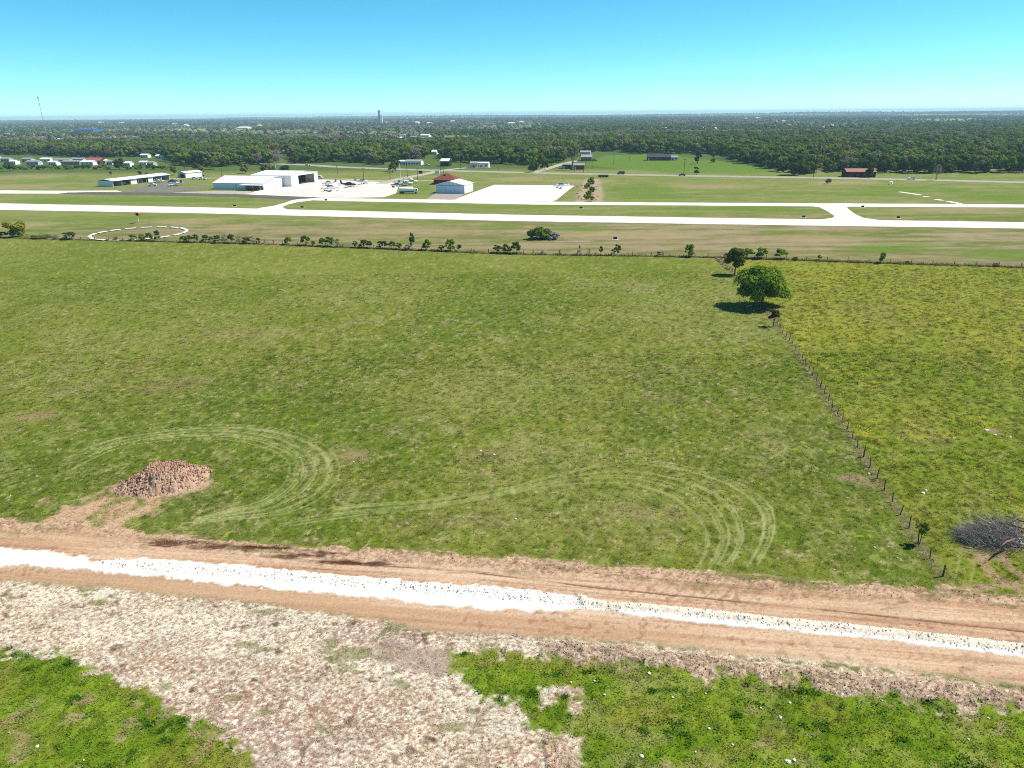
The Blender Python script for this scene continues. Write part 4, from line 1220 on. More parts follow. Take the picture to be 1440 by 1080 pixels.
def aircraft(px, py, head, sc, body, trim, label, high=False, group=None, pos=None):
    p = P3(px, py) if pos is None else Vector(pos)
    e = empty('light_aircraft', p, math.radians(head), sc)
    z = 1.25
    rs = [ring(4.0, .25, .25, z - .05), ring(3.7, .75, .75, z), ring(2.6, 1.05, 1.05, z + .02), ring(1.6, 1.2, 1.25, z + .1), ring(.8, 1.25, 1.65, z + .3), ring(-.4, 1.2, 1.6, z + .28), ring(-1.4, .95, 1.1, z + .15), ring(-3.0, .45, .6, z + .2), ring(-4.0, .2, .4, z + .28)]
    m = MB(); m.loft(rs); m.build('fuselage', body, e, True)
    wz = z + 1.08 if high else z - .42
    m = MB()
    for s in (-1, 1):
        m.loft([[(1.55, s * .3, wz), (1.0, s * .3, wz + .16), (-.1, s * .3, wz), (1.0, s * .3, wz - .06)], [(1.25, s * 5.3, wz + .28), (.9, s * 5.3, wz + .36), (.1, s * 5.3, wz + .28), (.9, s * 5.3, wz + .24)]][::s])
    m.build('wing', body, e)
    m = MB()
    for s in (-1, 1):
        m.loft([[(-3.1, s * .1, z + .3), (-3.5, s * .1, z + .36), (-4.1, s * .1, z + .3), (-3.5, s * .1, z + .26)], [(-3.5, s * 1.7, z + .32), (-3.7, s * 1.7, z + .35), (-4.1, s * 1.7, z + .32), (-3.7, s * 1.7, z + .29)]][::s])
    m.build('tailplane', body, e)
    MB().extr([(-2.7, z + .45), (-3.6, z + 1.95), (-4.2, z + 1.95), (-4.1, z + .3)], -.06, .06).build('fin', trim, e)
    MB().extr([(1.75, z + .62), (1.0, z + 1.2), (-.3, z + 1.15), (-1.1, z + .62)], -.56, .56).build('canopy', M_GLASS, e)
    m = MB(); m.box(4.0, 4.06, -.06, .06, z - 1, z + .9); m.build('propeller', M_DARK, e)
    for (wx, wy) in ((2.9, 0), (.3, 1.15), (.3, -1.15)):
        m = MB(); m.tube([(wx, wy - .09, .24), (wx, wy + .09, .24)], .24, 10); m.build('wheel', M_DARK, e)
        MB().box(wx - .05, wx + .05, wy - .05, wy + .05, .3, z - .2).build('gear_leg', body, e)
    return tag(e, label, 'aircraft', group)

def car(px, py, head, body, label, kind='sedan', group=None, cat='car', name='car'):
    e = empty(name, P3(px, py, .06), math.radians(head))
    if kind == 'van':
        prof = [(-2.6, .4), (2.5, .4), (2.6, .9), (1.9, 1.15), (1.4, 2.1), (-2.6, 2.1)]; cab = [(1.35, 1.2), (1.1, 1.9), (-1.5, 1.9), (-1.5, 1.2)]
    elif kind == 'pickup':
        prof = [(-2.8, .45), (2.7, .45), (2.8, .85), (2.7, 1.1), (1.4, 1.2), (.8, 1.85), (-.6, 1.85), (-.8, 1.2), (-2.8, 1.15)]; cab = [(1.2, 1.22), (.75, 1.75), (-.5, 1.75), (-.6, 1.22)]
    else:
        prof = [(-2.3, .35), (2.2, .35), (2.3, .7), (2.1, .9), (1.1, 1.02), (.4, 1.5), (-1.2, 1.52), (-2.0, 1.02), (-2.3, .95)]; cab = [(.95, 1.04), (.35, 1.44), (-1.1, 1.44), (-1.7, 1.04)]
    MB().extr(prof, -.88, .88).build('body', body, e)
    MB().extr(cab, -.9, .9).build('side_windows', M_GLASS, e)
    for wx in (-1.5, 1.5):
        for wy in (-.82, .82):
            m = MB(); m.tube([(wx, wy - .11, .33), (wx, wy + .11, .33)], .33, 12); m.build('wheel', M_DARK, e)
    for wy in (-.6, .6):
        MB().box(2.2, 2.36, wy - .16, wy + .16, .62, .78).build('headlight', M_WHITE, e)
    return tag(e, label, cat, group)

def airfield_things():
    wht = mat('aircraft_white', (.74, .74, .73), .3, .5); nav = mat('aircraft_navy', (.018, .022, .035), .3, .5); red = mat('aircraft_red', (.35, .04, .03), .35, .5)
    blu = mat('aircraft_blue', (.05, .10, .25), .35, .5); gry = mat('aircraft_grey', (.25, .27, .3), .4, .4)
    aircraft(466, 268.5, 205, 1.35, wht, wht, 'white low wing aircraft parked before the red tailed one')
    aircraft(463, 260.5, 195, 1.1, wht, red, 'white aircraft with red tail on the worn apron')
    aircraft(490, 263.0, -12, 1.25, nav, nav, 'dark navy aircraft parked on the worn apron')
    aircraft(509, 258.8, -14, 1.2, wht, gry, 'white aircraft with grey tail behind the navy aircraft')
    aircraft(559, 262.6, 190, 1.0, gry, gry, 'grey aircraft beside the white fuel tank truck', high=True)
    aircraft(571, 261.0, 20, 1.1, wht, blu, 'white high wing aircraft with blue tail behind the fuel truck', high=True)
    aircraft(578, 258.4, 12, 1.1, wht, wht, 'white high wing aircraft parked on the grass edge', high=True)
    aircraft(790, 264.6, 190, 1.15, wht, wht, 'lone white aircraft on the bright concrete apron')
    aircraft(170, 260.0, 10, .85, wht, wht, 'white aircraft sheltered in the open hangar bay')
    aircraft(247, 261.3, 170, 1.15, wht, nav, 'white aircraft with dark tail on the grass beside the hangar row')
    aircraft(222, 257.0, 150, 1.1, wht, wht, 'white aircraft before the middle of the hangar row')
    aircraft(419, 255.3, 0, .8, wht, wht, 'white aircraft in the doorway of the big hangar')
    # fuel truck
    e = empty('tank_truck', P3(561, 272.4), math.radians(4))
    m = MB(); m.loft([ring(0.2, 2.4, 2.2, 2.3, 14), ring(.5, 2.7, 2.6, 2.3, 14), ring(7.6, 2.7, 2.6, 2.3, 14), ring(7.9, 2.4, 2.2, 2.3, 14)]); m.build('tank', wht, e, True)
    MB().box(0, 8.2, -1.1, 1.1, .7, 1.05).build('chassis', M_DARK, e)
    MB().extr([(8.2, .6), (10.4, .6), (10.4, 1.7), (9.9, 2.7), (8.2, 2.7)], -1.2, 1.2).build('cab', wht, e)
    MB().extr([(9.4, 1.75), (10.2, 1.75), (9.85, 2.5), (9.4, 2.5)], -1.22, 1.22).build('window', M_GLASS, e)
    for wx in (1.2, 2.4, 9.2):
        for wy in (-1.1, 1.1):
            m = MB(); m.tube([(wx, wy - .15, .5), (wx, wy + .15, .5)], .5, 12); m.build('wheel', M_DARK, e)
    tag(e, 'white tank truck parked on grass beside the worn apron', 'truck')
    paint = lambda n, c: mat(n, c, .3, .5)
    car(873, 245.3, 175, paint('paint_black', (.012, .012, .014)), 'black car on the highway near the culvert', 'van')
    car(959, 247.4, 175, paint('paint_dark_grey', (.03, .03, .035)), 'dark grey car on the highway past the ranch house', 'sedan')
    car(1281, 252.6, 172, paint('paint_white', (.72, .72, .72)), 'white car on the highway past the maroon barn', 'sedan')
    car(214, 261.8, 8, paint('paint_white', None), 'white pickup parked on grass beside the hangar row', 'pickup')
    car(274, 252.2, 20, paint('paint_white', None), 'white car parked by the small white shed', 'sedan')
    car(284, 253.2, 190, paint('paint_white', None), 'white pickup parked past the small white shed', 'pickup')
    car(283, 248.0, 20, paint('paint_black', None), 'black car parked behind the white pickup', 'sedan')
    car(243, 256.4, 200, paint('paint_black', None), 'black pickup parked behind the grass aircraft', 'pickup')
    car(436, 251.0, 30, paint('paint_black', None), 'black car parked past the corner of the big hangar', 'sedan', 'dark cars by the big hangar')
    car(443, 250.8, 10, paint('paint_black', None), 'black pickup parked past the corner of the big hangar', 'pickup')
    car(449, 251.4, 0, paint('paint_white', None), 'white van parked past the corner of the big hangar', 'van')
    car(433, 233.4, 5, paint('paint_white', None), 'white car parked across the highway from the big hangar', 'sedan')
    car(601, 233.2, 5, paint('paint_white', None), 'white car parked by the long white house', 'sedan')
    car(836, 226.6, 15, paint('paint_dark_grey', None), 'dark grey car parked by the white fronted house', 'sedan')
    # kerbside boxes
    e = empty('utility_box', P3(611.5, 245)); MB().box(0, 3.4, 0, 3, 0, 2.6).build('cabin', wht, e); MB().box(-.2, 3.6, -.2, 3.2, 2.6, 2.8).build('roof', M_ROOFW, e)
    tag(e, 'white box hut where the gravel drive meets the highway', 'hut')
    e = empty('notice_board', P3(589, 246)); MB().box(0, 2.6, 0, .15, .8, 3.0).build('board', M_DARK, e); MB().box(0, .15, .16, .3, 0, 3).build('post', M_WOOD, e); MB().box(2.45, 2.6, .16, .3, 0, 3).build('post', M_WOOD, e)
    tag(e, 'dark sign board beside the gravel drive', 'sign')
    # poles
    poles = [(474.5, 245.5, 12), (512, 256.5, 19), (548.8, 253, 17), (563, 252, 20), (573, 249.5, 17), (587.5, 253, 15), (620, 245.5, 20), (623.5, 244.5, 16), (648, 239, 11), (700.5, 240.5, 12), (312.5, 249, 12),
             (832.5, 237.5, 14), (807.5, 241.5, 7), (820.5, 242.5, 7), (863, 231.5, 15), (885.5, 226, 14), (961.5, 246, 21), (1143.5, 250, 8), (260, 238, 12)]
    for (px, py, hp) in poles:
        h = hp * float(mpp(px, py)) * 1.05
        e = empty('utility_pole', P3(px, py))
        m = MB(); m.tube([(0, 0, -.3), (0, 0, h)], [.2, .13], 7); m.build('post', M_WOOD, e)
        MB().box(-1.2, 1.2, -.07, .07, h - .7, h - .55).build('crossarm', M_WOOD, e)
        for s in (-1, 0.15, 1):
            MB().box(s - .06, s + .06, -.05, .05, h - .55, h - .35).build('insulator', M_GREYW, e)
        wh = [w_ for lim, w_ in ((330, 'behind the hangar row'), (530, 'behind the worn apron'), (640, 'along the gravel drive to the apron'), (760, 'by the white box trailer'), (845, 'by the dark cabins'), (9999, 'beside the meadow and highway')) if px < lim][0]
        tag(e, 'wooden utility pole with crossarm ' + wh, 'pole', 'utility poles ' + wh)
    # lamp mast, white
    for px, py, hp, lb in ((563.5, 258.5, 26, 'thin white mast behind the fuel truck'), (388.5, 243.5, 14, 'thin white mast behind the big hangar')):
        h = hp * float(mpp(px, py)); e = empty('mast', P3(px, py)); m = MB(); m.tube([(0, 0, -.2), (0, 0, h)], [.22, .12], 7); m.build('pole', wht, e)
        m = MB(); m.tube([(0, 0, h), (0, 0, h + .5)], [.35, .2], 8); m.build('beacon', M_GREYW, e); tag(e, lb, 'mast')
    # windsock
    e = empty('windsock', P3(195.5, 314)); h = 4.0
    m = MB(); m.tube([(0, 0, -.2), (0, 0, h)], [.09, .06], 7); m.build('pole', wht, e)
    org = mat('windsock_orange', (.62, .10, .02), .7, .2)
    m = MB(); m.loft([ring(-.1, 1.5, 1.5, h - .3, 12), ring(.9, 1.35, 1.35, h - .35, 12), ring(1.9, 1.05, 1.05, h - .55, 12), ring(2.9, .7, .7, h - .9, 12)]); m.build('sock', org, e, True)
    m = MB(); m.loft([ring(-.14, 1.1, 1.1, h - .3, 12), ring(-.12, 1.1, 1.1, h - .3, 12)]); m.build('mouth_shade', M_DARK, e)  # near-black disc paints the shade inside the sock
    bpy.data.objects['sock'].rotation_euler.z = 0
    e.rotation_euler.z = math.radians(98)
    tag(e, 'orange windsock on a short white pole', 'windsock')
    # segmented circle: each white marker panel is a thing
    c = G(196, 329.0); R = float(abs(G(256, 329)[0] - c[0]))
    n = 18
    pm = mat('marker_white', (.74, .74, .72), .6, .2, .05, 2)
    me = MB().box(-1.9, 1.9, -.6, .6, .25, .36).mesh('marker_panel', pm)
    fm = MB().box(-.1, .1, -.5, .5, -.1, .25).mesh('marker_foot', M_CONCG)
    for i in range(n):
        th = 2 * math.pi * (i + .3) / n
        e = empty('marker_panel', (c[0] + R * math.cos(th), c[1] + R * .96 * math.sin(th), 0), th + math.pi / 2)
        link('panel', me, e); link('foot', fm, e, (-1.6, 0, 0)); link('foot', fm, e, (1.6, 0, 0))
        tag(e, 'white marker panel of the segmented circle around the windsock', 'marker', 'segmented circle panels')
    # runway signs
    for px, py in ((330, 290.6), (425, 292.6), (817, 293.8), (1130, 306.4), (1263, 307.4), (1213, 291.9), (458.5, 282.4), (865, 337)):
        e = empty('runway_sign', P3(px, py), math.radians(4), .72)
        MB().box(-1.6, 1.6, -.9, .9, -.05, .07).build('pad', M_CONCG, e); MB().box(-.9, .9, -.12, .12, .25, 1.25).build('panel', M_DARK, e)
        for s in (-.7, .7):
            MB().box(s - .06, s + .06, -.06, .06, .07, .25).build('leg', M_STEEL, e)
        tag(e, 'small black sign on a concrete pad beside the runway', 'sign', 'black signs along the runway')
    # culvert under the highway and white headwall
    e = empty('culvert', P3(841, 249.3), math.radians(-3)); MB().box(0, 7, 0, .5, -.3, 1.6).build('headwall', M_CONCG, e)
    for k in range(3):
        MB().box(.6 + k * 2.1, 2.2 + k * 2.1, -.04, .03, 0, 1.3).build('opening_shade', M_DARK, e)  # near-black panels paint the shade inside the pipes
    MB().box(-.2, 7.2, -.2, .7, 1.6, 1.8).build('coping', M_CONCG, e)
    tag(e, 'dark concrete culvert where the ditch meets the highway', 'culvert')
    e = empty('headwall', P3(1252, 259.6), math.radians(50)); MB().box(0, 5, 0, .5, -.2, 1.5).build('wall', pm, e); MB().box(-.1, 5.1, -.1, .6, 1.5, 1.65).build('coping', pm, e); MB().box(1.5, 3.4, -.04, .02, .1, 1.2).build('opening_shade', M_DARK, e)  # the hole is a near-black panel, its shade painted on
    tag(e, 'white concrete headwall in the grass near the maroon barn', 'headwall')
airfield_things()

# ------------------------------------------------------------------ near trees
def near_trees():
    # the big spreading tree on the fence line
    tm, cm = tree_meshes('spreading_tree', 11, 12.6, 9.0, .5, 14000, .27, 38, 'bright', 'broad', .36, 9, .5, None, .45)
    g = G(1071, 431); place_tree('spreading_tree', (tm, cm), (g[0], g[1], 0), 0.4, 1.0, 'largest tree, broad leafy dome growing on the fence line', 'tree')
    tm, cm = tree_meshes('young_oak', 12, 5.8, 6.2, 1.1, 4200, .24, 30, 'oak', 'broad', .2, 6, .5)
    g = G(1033, 386.5); place_tree('young_oak', (tm, cm), (g[0], g[1], 0), 1.0, 1.05, 'upright dark green tree beside the largest tree', 'tree')
    tm, cm = tree_meshes('small_cedar', 13, 2.5, 2.7, 1.0, 2200, .12, 16, 'brown', 'broad', .1, 4, .5, None, .7)
    g = G(1087, 459.5); place_tree('small_cedar', (tm, cm), (g[0], g[1], ground_z(*g)), 0, 1.0, 'small dark lollipop-shaped tree standing before the largest tree', 'tree')
    tm, cm = tree_meshes('sapling', 14, 1.5, 1.25, 1.25, 620, .085, 7, 'oak', 'ball', .05, 5, .2, None, 0)
    g = G(1293, 765); place_tree('sapling', (tm, cm), (g[0], g[1], ground_z(*g)), 0, 1.0, 'small leafy sapling growing in the fence near the dirt road', 'tree')
    # brush along the cross fence: px, base offset, height px, width px, kind
    B = [(5, 8, 10, 'dark'), (98, 10, 16, 'dark'), (52, 5, 16, 'olive'), (65, 5, 14, 'olive'), (80, 6, 8, 'grey'), (163, 5, 8, 'oak'), (188, 9, 10, 'bright'), (200, 11, 9, 'olive'), (211, 12, 10, 'oak'), (222, 15, 7, 'dark'), (258, 9, 9, 'oak'), (266, 10, 10, 'oak'), (276, 12, 8, 'oak'),
         (289, 10, 9, 'dark'), (297, 9, 10, 'olive'), (306, 11, 9, 'dark'), (316, 12, 9, 'grey'), (326, 13, 9, 'oak'), (337, 10, 9, 'grey'), (347, 11, 10, 'olive'), (355, 11, 8, 'grey'), (363, 8, 6, 'dark'), (373, 6, 4, 'grey'), (385, 6, 4, 'grey'), (405, 11, 11, 'oak'), (430, 14, 11, 'oak'),
         (441, 8, 6, 'yellow'), (454, 12, 9, 'oak'), (464, 15, 12, 'oak'), (475, 12, 9, 'grey'), (500, 10, 8, 'oak'), (512, 11, 11, 'dark'), (520, 10, 9, 'dark'), (534, 10, 9, 'dark'), (541, 11, 8, 'dark'), (551, 11, 10, 'oak'), (561, 10, 9, 'oak'), (573, 7, 10, 'grey'), (580, 25, 8, 'oak'),
         (600, 15, 11, 'bright'), (621, 9, 9, 'oak'), (633, 16, 15, 'bright'), (646, 10, 8, 'olive'), (667, 4, 4, 'grey'), (699, 12, 12, 'oak'), (713, 13, 13, 'bright'), (726, 18, 14, 'oak'), (750, 5, 3, 'grey'), (763, 6, 4, 'grey'), (787, 7, 4, 'grey'), (815, 14, 5, 'grey'), (828, 9, 4, 'grey'), (845, 13, 5, 'dark'), (862, 8, 8, 'grey'),
         (868, 16, 10, 'oak'), (927, 6, 6, 'dark'), (932, 7, 4, 'grey'), (969, 17, 15, 'bright'), (1051, 14, 13, 'bright'), (1071, 15, 18, 'bright'), (1097, 14, 15, 'bright'), (1152, 8, 6, 'yellow'), (1118, 5, 8, 'dark'), (1240, 15, 9, 'bright'), (1275, 4, 6, 'dark'), (1400, 5, 8, 'olive'), (1020, 7, 6, 'olive')]
    proto = {}
    for k, lm in enumerate(('oak', 'bright', 'dark', 'grey', 'olive', 'yellow')):
        for j in range(2):
            proto[(lm, j)] = tree_meshes('hedge_%s' % lm, 40 + 2 * k + j, 1.0, .92, .05, 700 if lm != 'grey' else 380, .07 if lm != 'grey' else .05, 12, lm, 'broad', .022, 5, .4, M_BARK if lm != 'grey' else M_BARKG, .55 if lm != 'grey' else 0)
    words = dict(oak='mid green bush growing in the cross fence', bright='bright green bushy sapling growing in the cross fence', dark='dark green bush growing in the cross fence', grey='leafless grey bush standing in the cross fence', olive='olive green scrub bush growing in the cross fence', yellow='small yellow-green bush growing in the cross fence')
    fence_py = lambda px: np.interp(px, [p[0] for p in XFENCE], [p[1] for p in XFENCE])
    r = random.Random(5)
    for i, (px, hp, wp, lm) in enumerate(B):
        py = float(fence_py(px)) + r.uniform(-.6, .3)
        g = G(px, py); m_ = float(mpp(px, py))
        e = place_tree('fence_bush', proto[(lm, i % 2)], (g[0], g[1], 0), r.uniform(0, 6.28), (wp * m_ * 1.3, wp * m_ * 1.3, hp * m_ * 1.15), words[lm], 'bush', 'bushes along the cross fence, ' + lm, 'foliage')
    # rounded bush beyond the fence
    def single(name, px, py, wp, hp, lm, label, seed, n=1400, leaf=.42, shape='broad', cat='tree', z0=.12, lobes=14, fill=.5, rz=0):
        m_ = float(mpp(px, py)); g = G(px, py); w = wp * m_; h = hp * m_ * 1.05
        ms = tree_meshes(name, seed, w, h * (1 - z0), h * z0, n, leaf * w / 8, lobes, lm, shape, h * .028, 6, fill, M_BARKG if lm == 'grey' else M_BARK)
        return place_tree(name, ms, (g[0], g[1], 0), rz, 1.0, label, cat, crown='crown' if cat == 'tree' else 'foliage')
    single('round_bush', 25, 333, 27, 21, 'yellow', 'round yellow-green bush standing alone past the cross fence', 61, z0=.04, cat='bush', shape='ball')
    single('brush_thicket', 760, 336, 40, 13, 'oak', 'low thicket on a stony mound between fence and runway', 62, z0=.02, cat='bush')
    single('brush_thicket', 778, 336.6, 22, 9, 'grey', 'grey scrub beside the low thicket near the runway', 63, z0=.02, cat='bush')
    for k, (px, py, wp, hp) in enumerate(((831, 259, 11, 8), (826, 265, 10, 8), (832, 270, 10, 8), (827, 276, 11, 9), (825, 281, 10, 8), (831, 283, 10, 9), (832, 254, 8, 6))):
        single('ditch_shrub', px, py, wp, hp, ('olive', 'yellow', 'olive', 'yellow', 'bright', 'yellow', 'olive')[k], 'olive shrub growing in the rocky ditch', 64 + k, n=500, z0=.05, cat='bush', shape='ball')['group'] = 'shrubs in the rocky ditch'
    # trees standing alone around the airfield
    T = [(557, 240.5, 15, 24, 'dark', 'dark tree beside the highway before the trailer home', .15, 'ball'), (552, 243, 14, 14, 'oak', 'broad green tree standing alone before the highway', .15, 'dome'),
         (345, 243.5, 15, 13, 'olive', 'olive tree behind the roof of the big hangar', .1, 'ball'), (375, 241.5, 18, 10, 'olive', 'low spreading tree behind the big hangar', .1, 'dome'), (400, 244.5, 14, 12, 'cedar', 'round black-green tree behind the big hangar roof', .05, 'ball'), (386, 243, 8, 11, 'olive', 'slim olive tree beside the thin white mast', .1, 'ball'),
         (300, 238, 16, 14, 'oak', 'rounded green tree behind the small lane', .1, 'dome'), (276, 243, 12, 16, 'dark', 'dark tree behind the small white shed', .1, 'dome'), (284, 243.5, 9, 11, 'yellow', 'yellow-green tree beside the small white shed', .08, 'ball'), (245, 246.5, 9, 14, 'dark', 'dark bushy tree by the far end of the hangar row', .08, 'ball'),
         (750, 242, 18, 18, 'dark', 'dark tree at the foot of the pale dirt drive', .08, 'ball'), (766, 239, 14, 15, 'oak', 'green tree beside the pale dirt drive', .08, 'ball'), (776, 233, 14, 18, 'dark', 'tall dark tree along the pale dirt drive', .08, 'ball'),
         (981, 230.5, 12, 24, 'cedar', 'tall black-green cedar in the open meadow', .05, 'ball'), (979, 246, 8, 12, 'brown', 'small brown-green cedar beside the highway', .08, 'ball'), (1003, 228.5, 9, 7, 'bright', 'small bright tree in the open meadow', .08, 'ball'), (1003, 222, 7, 10, 'dark', 'dark tree behind the small bright meadow tree', .08, 'ball'),
         (1164, 258.6, 9, 8, 'olive', 'small shrub in the grass before the highway', .1, 'ball'), (1222, 250, 13, 22, 'dark', 'dark tree in front of the maroon barn', .12, 'ball'), (66, 241.5, 0, 0, '', '', 0, ''), (156, 246.5, 5, 6, 'dark', 'tiny dark shrub in the grass behind the hangar row', .1, 'ball'), (197, 246, 6, 6, 'dark', 'small shrub showing over the hangar row roof', .1, 'ball'), (206, 246, 4, 4, 'dark', 'little shrub beside another over the hangar row roof', .1, 'ball'),
         (14, 240.5, 17, 12, 'dark', 'dark spreading tree in front of the white trailers', .2, 'dome'), (168, 238.5, 17, 15, 'dark', 'dark rounded tree at the end of the trailer park', .08, 'ball')]
    for k, t in enumerate(T):
        if t[2]:
            single('tree' if t[3] > 10 else 'shrub', t[0], t[1], t[2], t[3], t[4], t[5], 80 + k, z0=t[6], shape=t[7], cat='tree' if t[3] > 10 else 'bush', n=1000)
    # hedge row before the trailer park
    hp = []
    r = random.Random(9)
    for px in list(range(-8, 240, 9)):
        if abs(px - 168) < 8 or abs(px - 14) < 8: continue
        hp.append((px + r.uniform(-3, 3), 238.6 + r.uniform(-1.2, .4), r.uniform(9, 14), r.uniform(5, 9)))
    pr = {}
    for lm in ('dark', 'oak', 'olive'):
        pr[lm] = tree_meshes('hedge_row_%s' % lm, 130 + len(pr), 1.0, .9, .1, 360, .07, 8, lm, 'ball', .025, 4, .4)
    for px, py, wp, h_ in hp:
        lm = r.choice(['dark', 'dark', 'oak', 'olive']); m_ = float(mpp(px, py)); g = G(px, py)
        place_tree('hedge_shrub', pr[lm], (g[0], g[1], 0), r.uniform(0, 6), (wp * m_, wp * m_, h_ * m_), {'dark': 'dark shrub', 'oak': 'mid green shrub', 'olive': 'olive shrub'}[lm] + ' in the hedge before the trailer park', 'bush', lm + ' shrubs before the trailer park', 'foliage')
    # bare trees
    def bare(name, px, py, hpx, wpx, label, seed, lm):
        m_ = float(mpp(px, py)); h = hpx * m_; w = wpx * m_; rr = random.Random(seed); mb = MB()
        def grow(p, d, L, rad, n):
            q = p + d * L
            mb.tube([p, (p + q) / 2 + Vector((rr.uniform(-1, 1), rr.uniform(-1, 1), 0)) * L * .06, q], [rad, rad * .8, rad * .62], 5, 0, cap=False)
            if n:
                for _ in range(3 if n > 1 else 4):
                    nd = (d + Vector((rr.uniform(-1, 1), rr.uniform(-1, 1), rr.uniform(-.15, .6))) * .85).normalized()
                    grow(q, nd, L * rr.uniform(.6, .82), rad * .58, n - 1)
        grow(Vector((0, 0, -.2)), Vector((.05, 0, 1)).normalized(), h * .27, h * .035, 5)
        g = G(px, py); e = empty(name, (g[0], g[1], 0)); tr = mb.build('trunk', M_BARKG if lm == 'grey' else M_WOOD, e)
        if lm:
            r2 = np.random.default_rng(seed); c, nn = crown_points(r2, 420, w, h * .7, h * .32, 12, 'dome', .3)
            link('crown', quad_mesh(name + '_twigs', leaf_quads(c, nn, .28, r2), 4, LEAF['brown' if lm != 'grey' else 'grey']), e)
        tag(e, label, 'tree')
    bare('bare_tree', 804.5, 239.5, 32, 26, 'tall bare-limbed tree between the two dark cabins', 3, 'brown')
    bare('bare_tree', 1316, 253, 22, 16, 'thin leafless tree beside the highway', 4, 'grey')
near_trees()

# ------------------------------------------------------------------ fences
def fence(name, line, step, h, label, lean, seed, rad=.075, wires=4):
    r = random.Random(seed)
    d = np.r_[0, np.cumsum(np.hypot(*np.diff(line, axis=0).T))]
    q = np.arange(0, d[-1], step)
    x = np.interp(q, d, line[:, 0]); y = np.interp(q, d, line[:, 1])
    _, z, _, _ = ground(np.stack([x, y], -1))
    e = empty(name, (x[0], y[0], z[0]))
    ms = []
    for k in range(4):
        m = MB(); l = Vector((r.uniform(-lean, lean), r.uniform(-lean, lean), 1))
        m.tube([l * -.3, l * h * .5 + Vector((r.uniform(-.02, .02), 0, 0)), l * h * r.uniform(.92, 1.1)], [rad, rad * .95, rad * .8], 6)
        ms.append(m.mesh('fence_post', M_WOOD))
    for i in range(len(q)):
        big = 1.5 if i % 9 == 0 else r.uniform(.75, 1.1)
        link('post', ms[r.randrange(4)], e, (x[i] - x[0], y[i] - y[0], z[i] - z[0]), r.uniform(0, 6), (big, big, r.uniform(.9, 1.1)))
    wm = mat('rusty_wire', (.12, .09, .07), .7, .3)
    for k in range(wires):
        m = MB(); zz = h * (.3 + .62 * k / max(wires - 1, 1))
        m.tube([(x[i] - x[0], y[i] - y[0], z[i] - z[0] + zz + r.uniform(-.03, .03)) for i in range(len(q))], .007, 3)
        m.build('wire', wm, e)
    return tag(e, label, 'fence')
fence('wire_fence', L_NF, 2.7, 1.3, 'wire fence on wooden posts running from the dirt road past the largest tree', .09, 1, .06)
lx = L_XF[(L_XF[:, 0] > -260) & (L_XF[:, 0] < 260)]
fence('cross_fence', lx, 5.5, 1.3, 'long wire fence with brush separating pasture from the airfield', .05, 2, .09)

# ------------------------------------------------------------------ dirt mound
def dirt_mound():
    c = G(231, 677); cz = ground_z(*c)
    e = empty('dirt_mound', (c[0], c[1], cz), math.radians(24))
    n, m = 150, 90
    a, b, hh = 5.1, 3.5, 2.0
    u = np.linspace(-1.15, 1.15, n); v = np.linspace(-1.2, 1.2, m)
    U, V = np.meshgrid(u, v); U = U.ravel(); V = V.ravel()
    x, y = U * a, V * b
    q = np.sqrt(U ** 2 + V ** 2) + (fbm(x / 1.6, y / 1.6, 301, 3) - .5) * .35
    base = np.clip(1 - q, 0, 1) ** .85
    base *= .75 + .25 * np.clip(1.4 - np.abs(U - .15) * 1.1, 0, 1)
    z = hh * np.minimum(base * 1.5, .55 + base * .55) * (.8 + .4 * fbm(x / 1.1, y / 1.1, 303, 3))
    lump = fbm(x / .34, y / .34, 305, 3, .7) - .5
    z += (lump * .5 + np.abs(fbm(x / .2, y / .2, 307, 2) - .5) * .25) * sstep(0.02, .25, base)
    z = np.where(base <= 0.0, -.35, z - .04)
    Vv = np.column_stack([x, y, z])
    idx = np.arange(n * m).reshape(m, n)
    Q = np.stack([idx[:-1, :-1], idx[:-1, 1:], idx[1:, 1:], idx[1:, :-1]], -1).reshape(-1, 4)
    keep = (base.ravel()[Q] > 0).any(1)
    dm = mat('mound_soil', S(224, 186, 160), .95, .05, .38, 5.0, bump=.6)
    link('heap', mesh_from('heap', Vv, Q[keep], dm), e)
    # loose clods on and around it
    r = np.random.default_rng(3); vs = []; k = 1500
    pu, pv = r.normal(0, .5, k), r.normal(0, .5, k)
    sel = pu ** 2 + pv ** 2 < 1.15; pu, pv = pu[sel], pv[sel]
    iu = np.clip(((pu + 1.15) / 2.3 * (n - 1)).astype(int), 0, n - 1); iv = np.clip(((pv + 1.2) / 2.4 * (m - 1)).astype(int), 0, m - 1)
    zz = np.maximum(z[iv * n + iu], 0)
    oct_ = np.array([(1, 0, 0), (-1, 0, 0), (0, 1, 0), (0, -1, 0), (0, 0, 1), (0, 0, -1)], float)
    fo = [(0, 2, 4), (2, 1, 4), (1, 3, 4), (3, 0, 4), (2, 0, 5), (1, 2, 5), (3, 1, 5), (0, 3, 5)]
    for i in range(len(pu)):
        s = r.uniform(.06, .2) * (1 if r.random() > .06 else 1.6)
        p = oct_ * r.uniform(.6, 1.2, (6, 1)) * s + np.array([pu[i] * a, pv[i] * b, zz[i] + s * .3])
        for f in fo: vs += [p[f[0]], p[f[1]], p[f[2]]]
    cm = mat('clod_soil', S(212, 170, 146), .95, .05, .45, 4.0)
    o = link('clods', quad_mesh('clods', np.array(vs), 3, cm), e); o['kind'] = 'stuff'
    tag(e, 'mound of lumpy brown earth dumped on the pasture', 'mound')
dirt_mound()

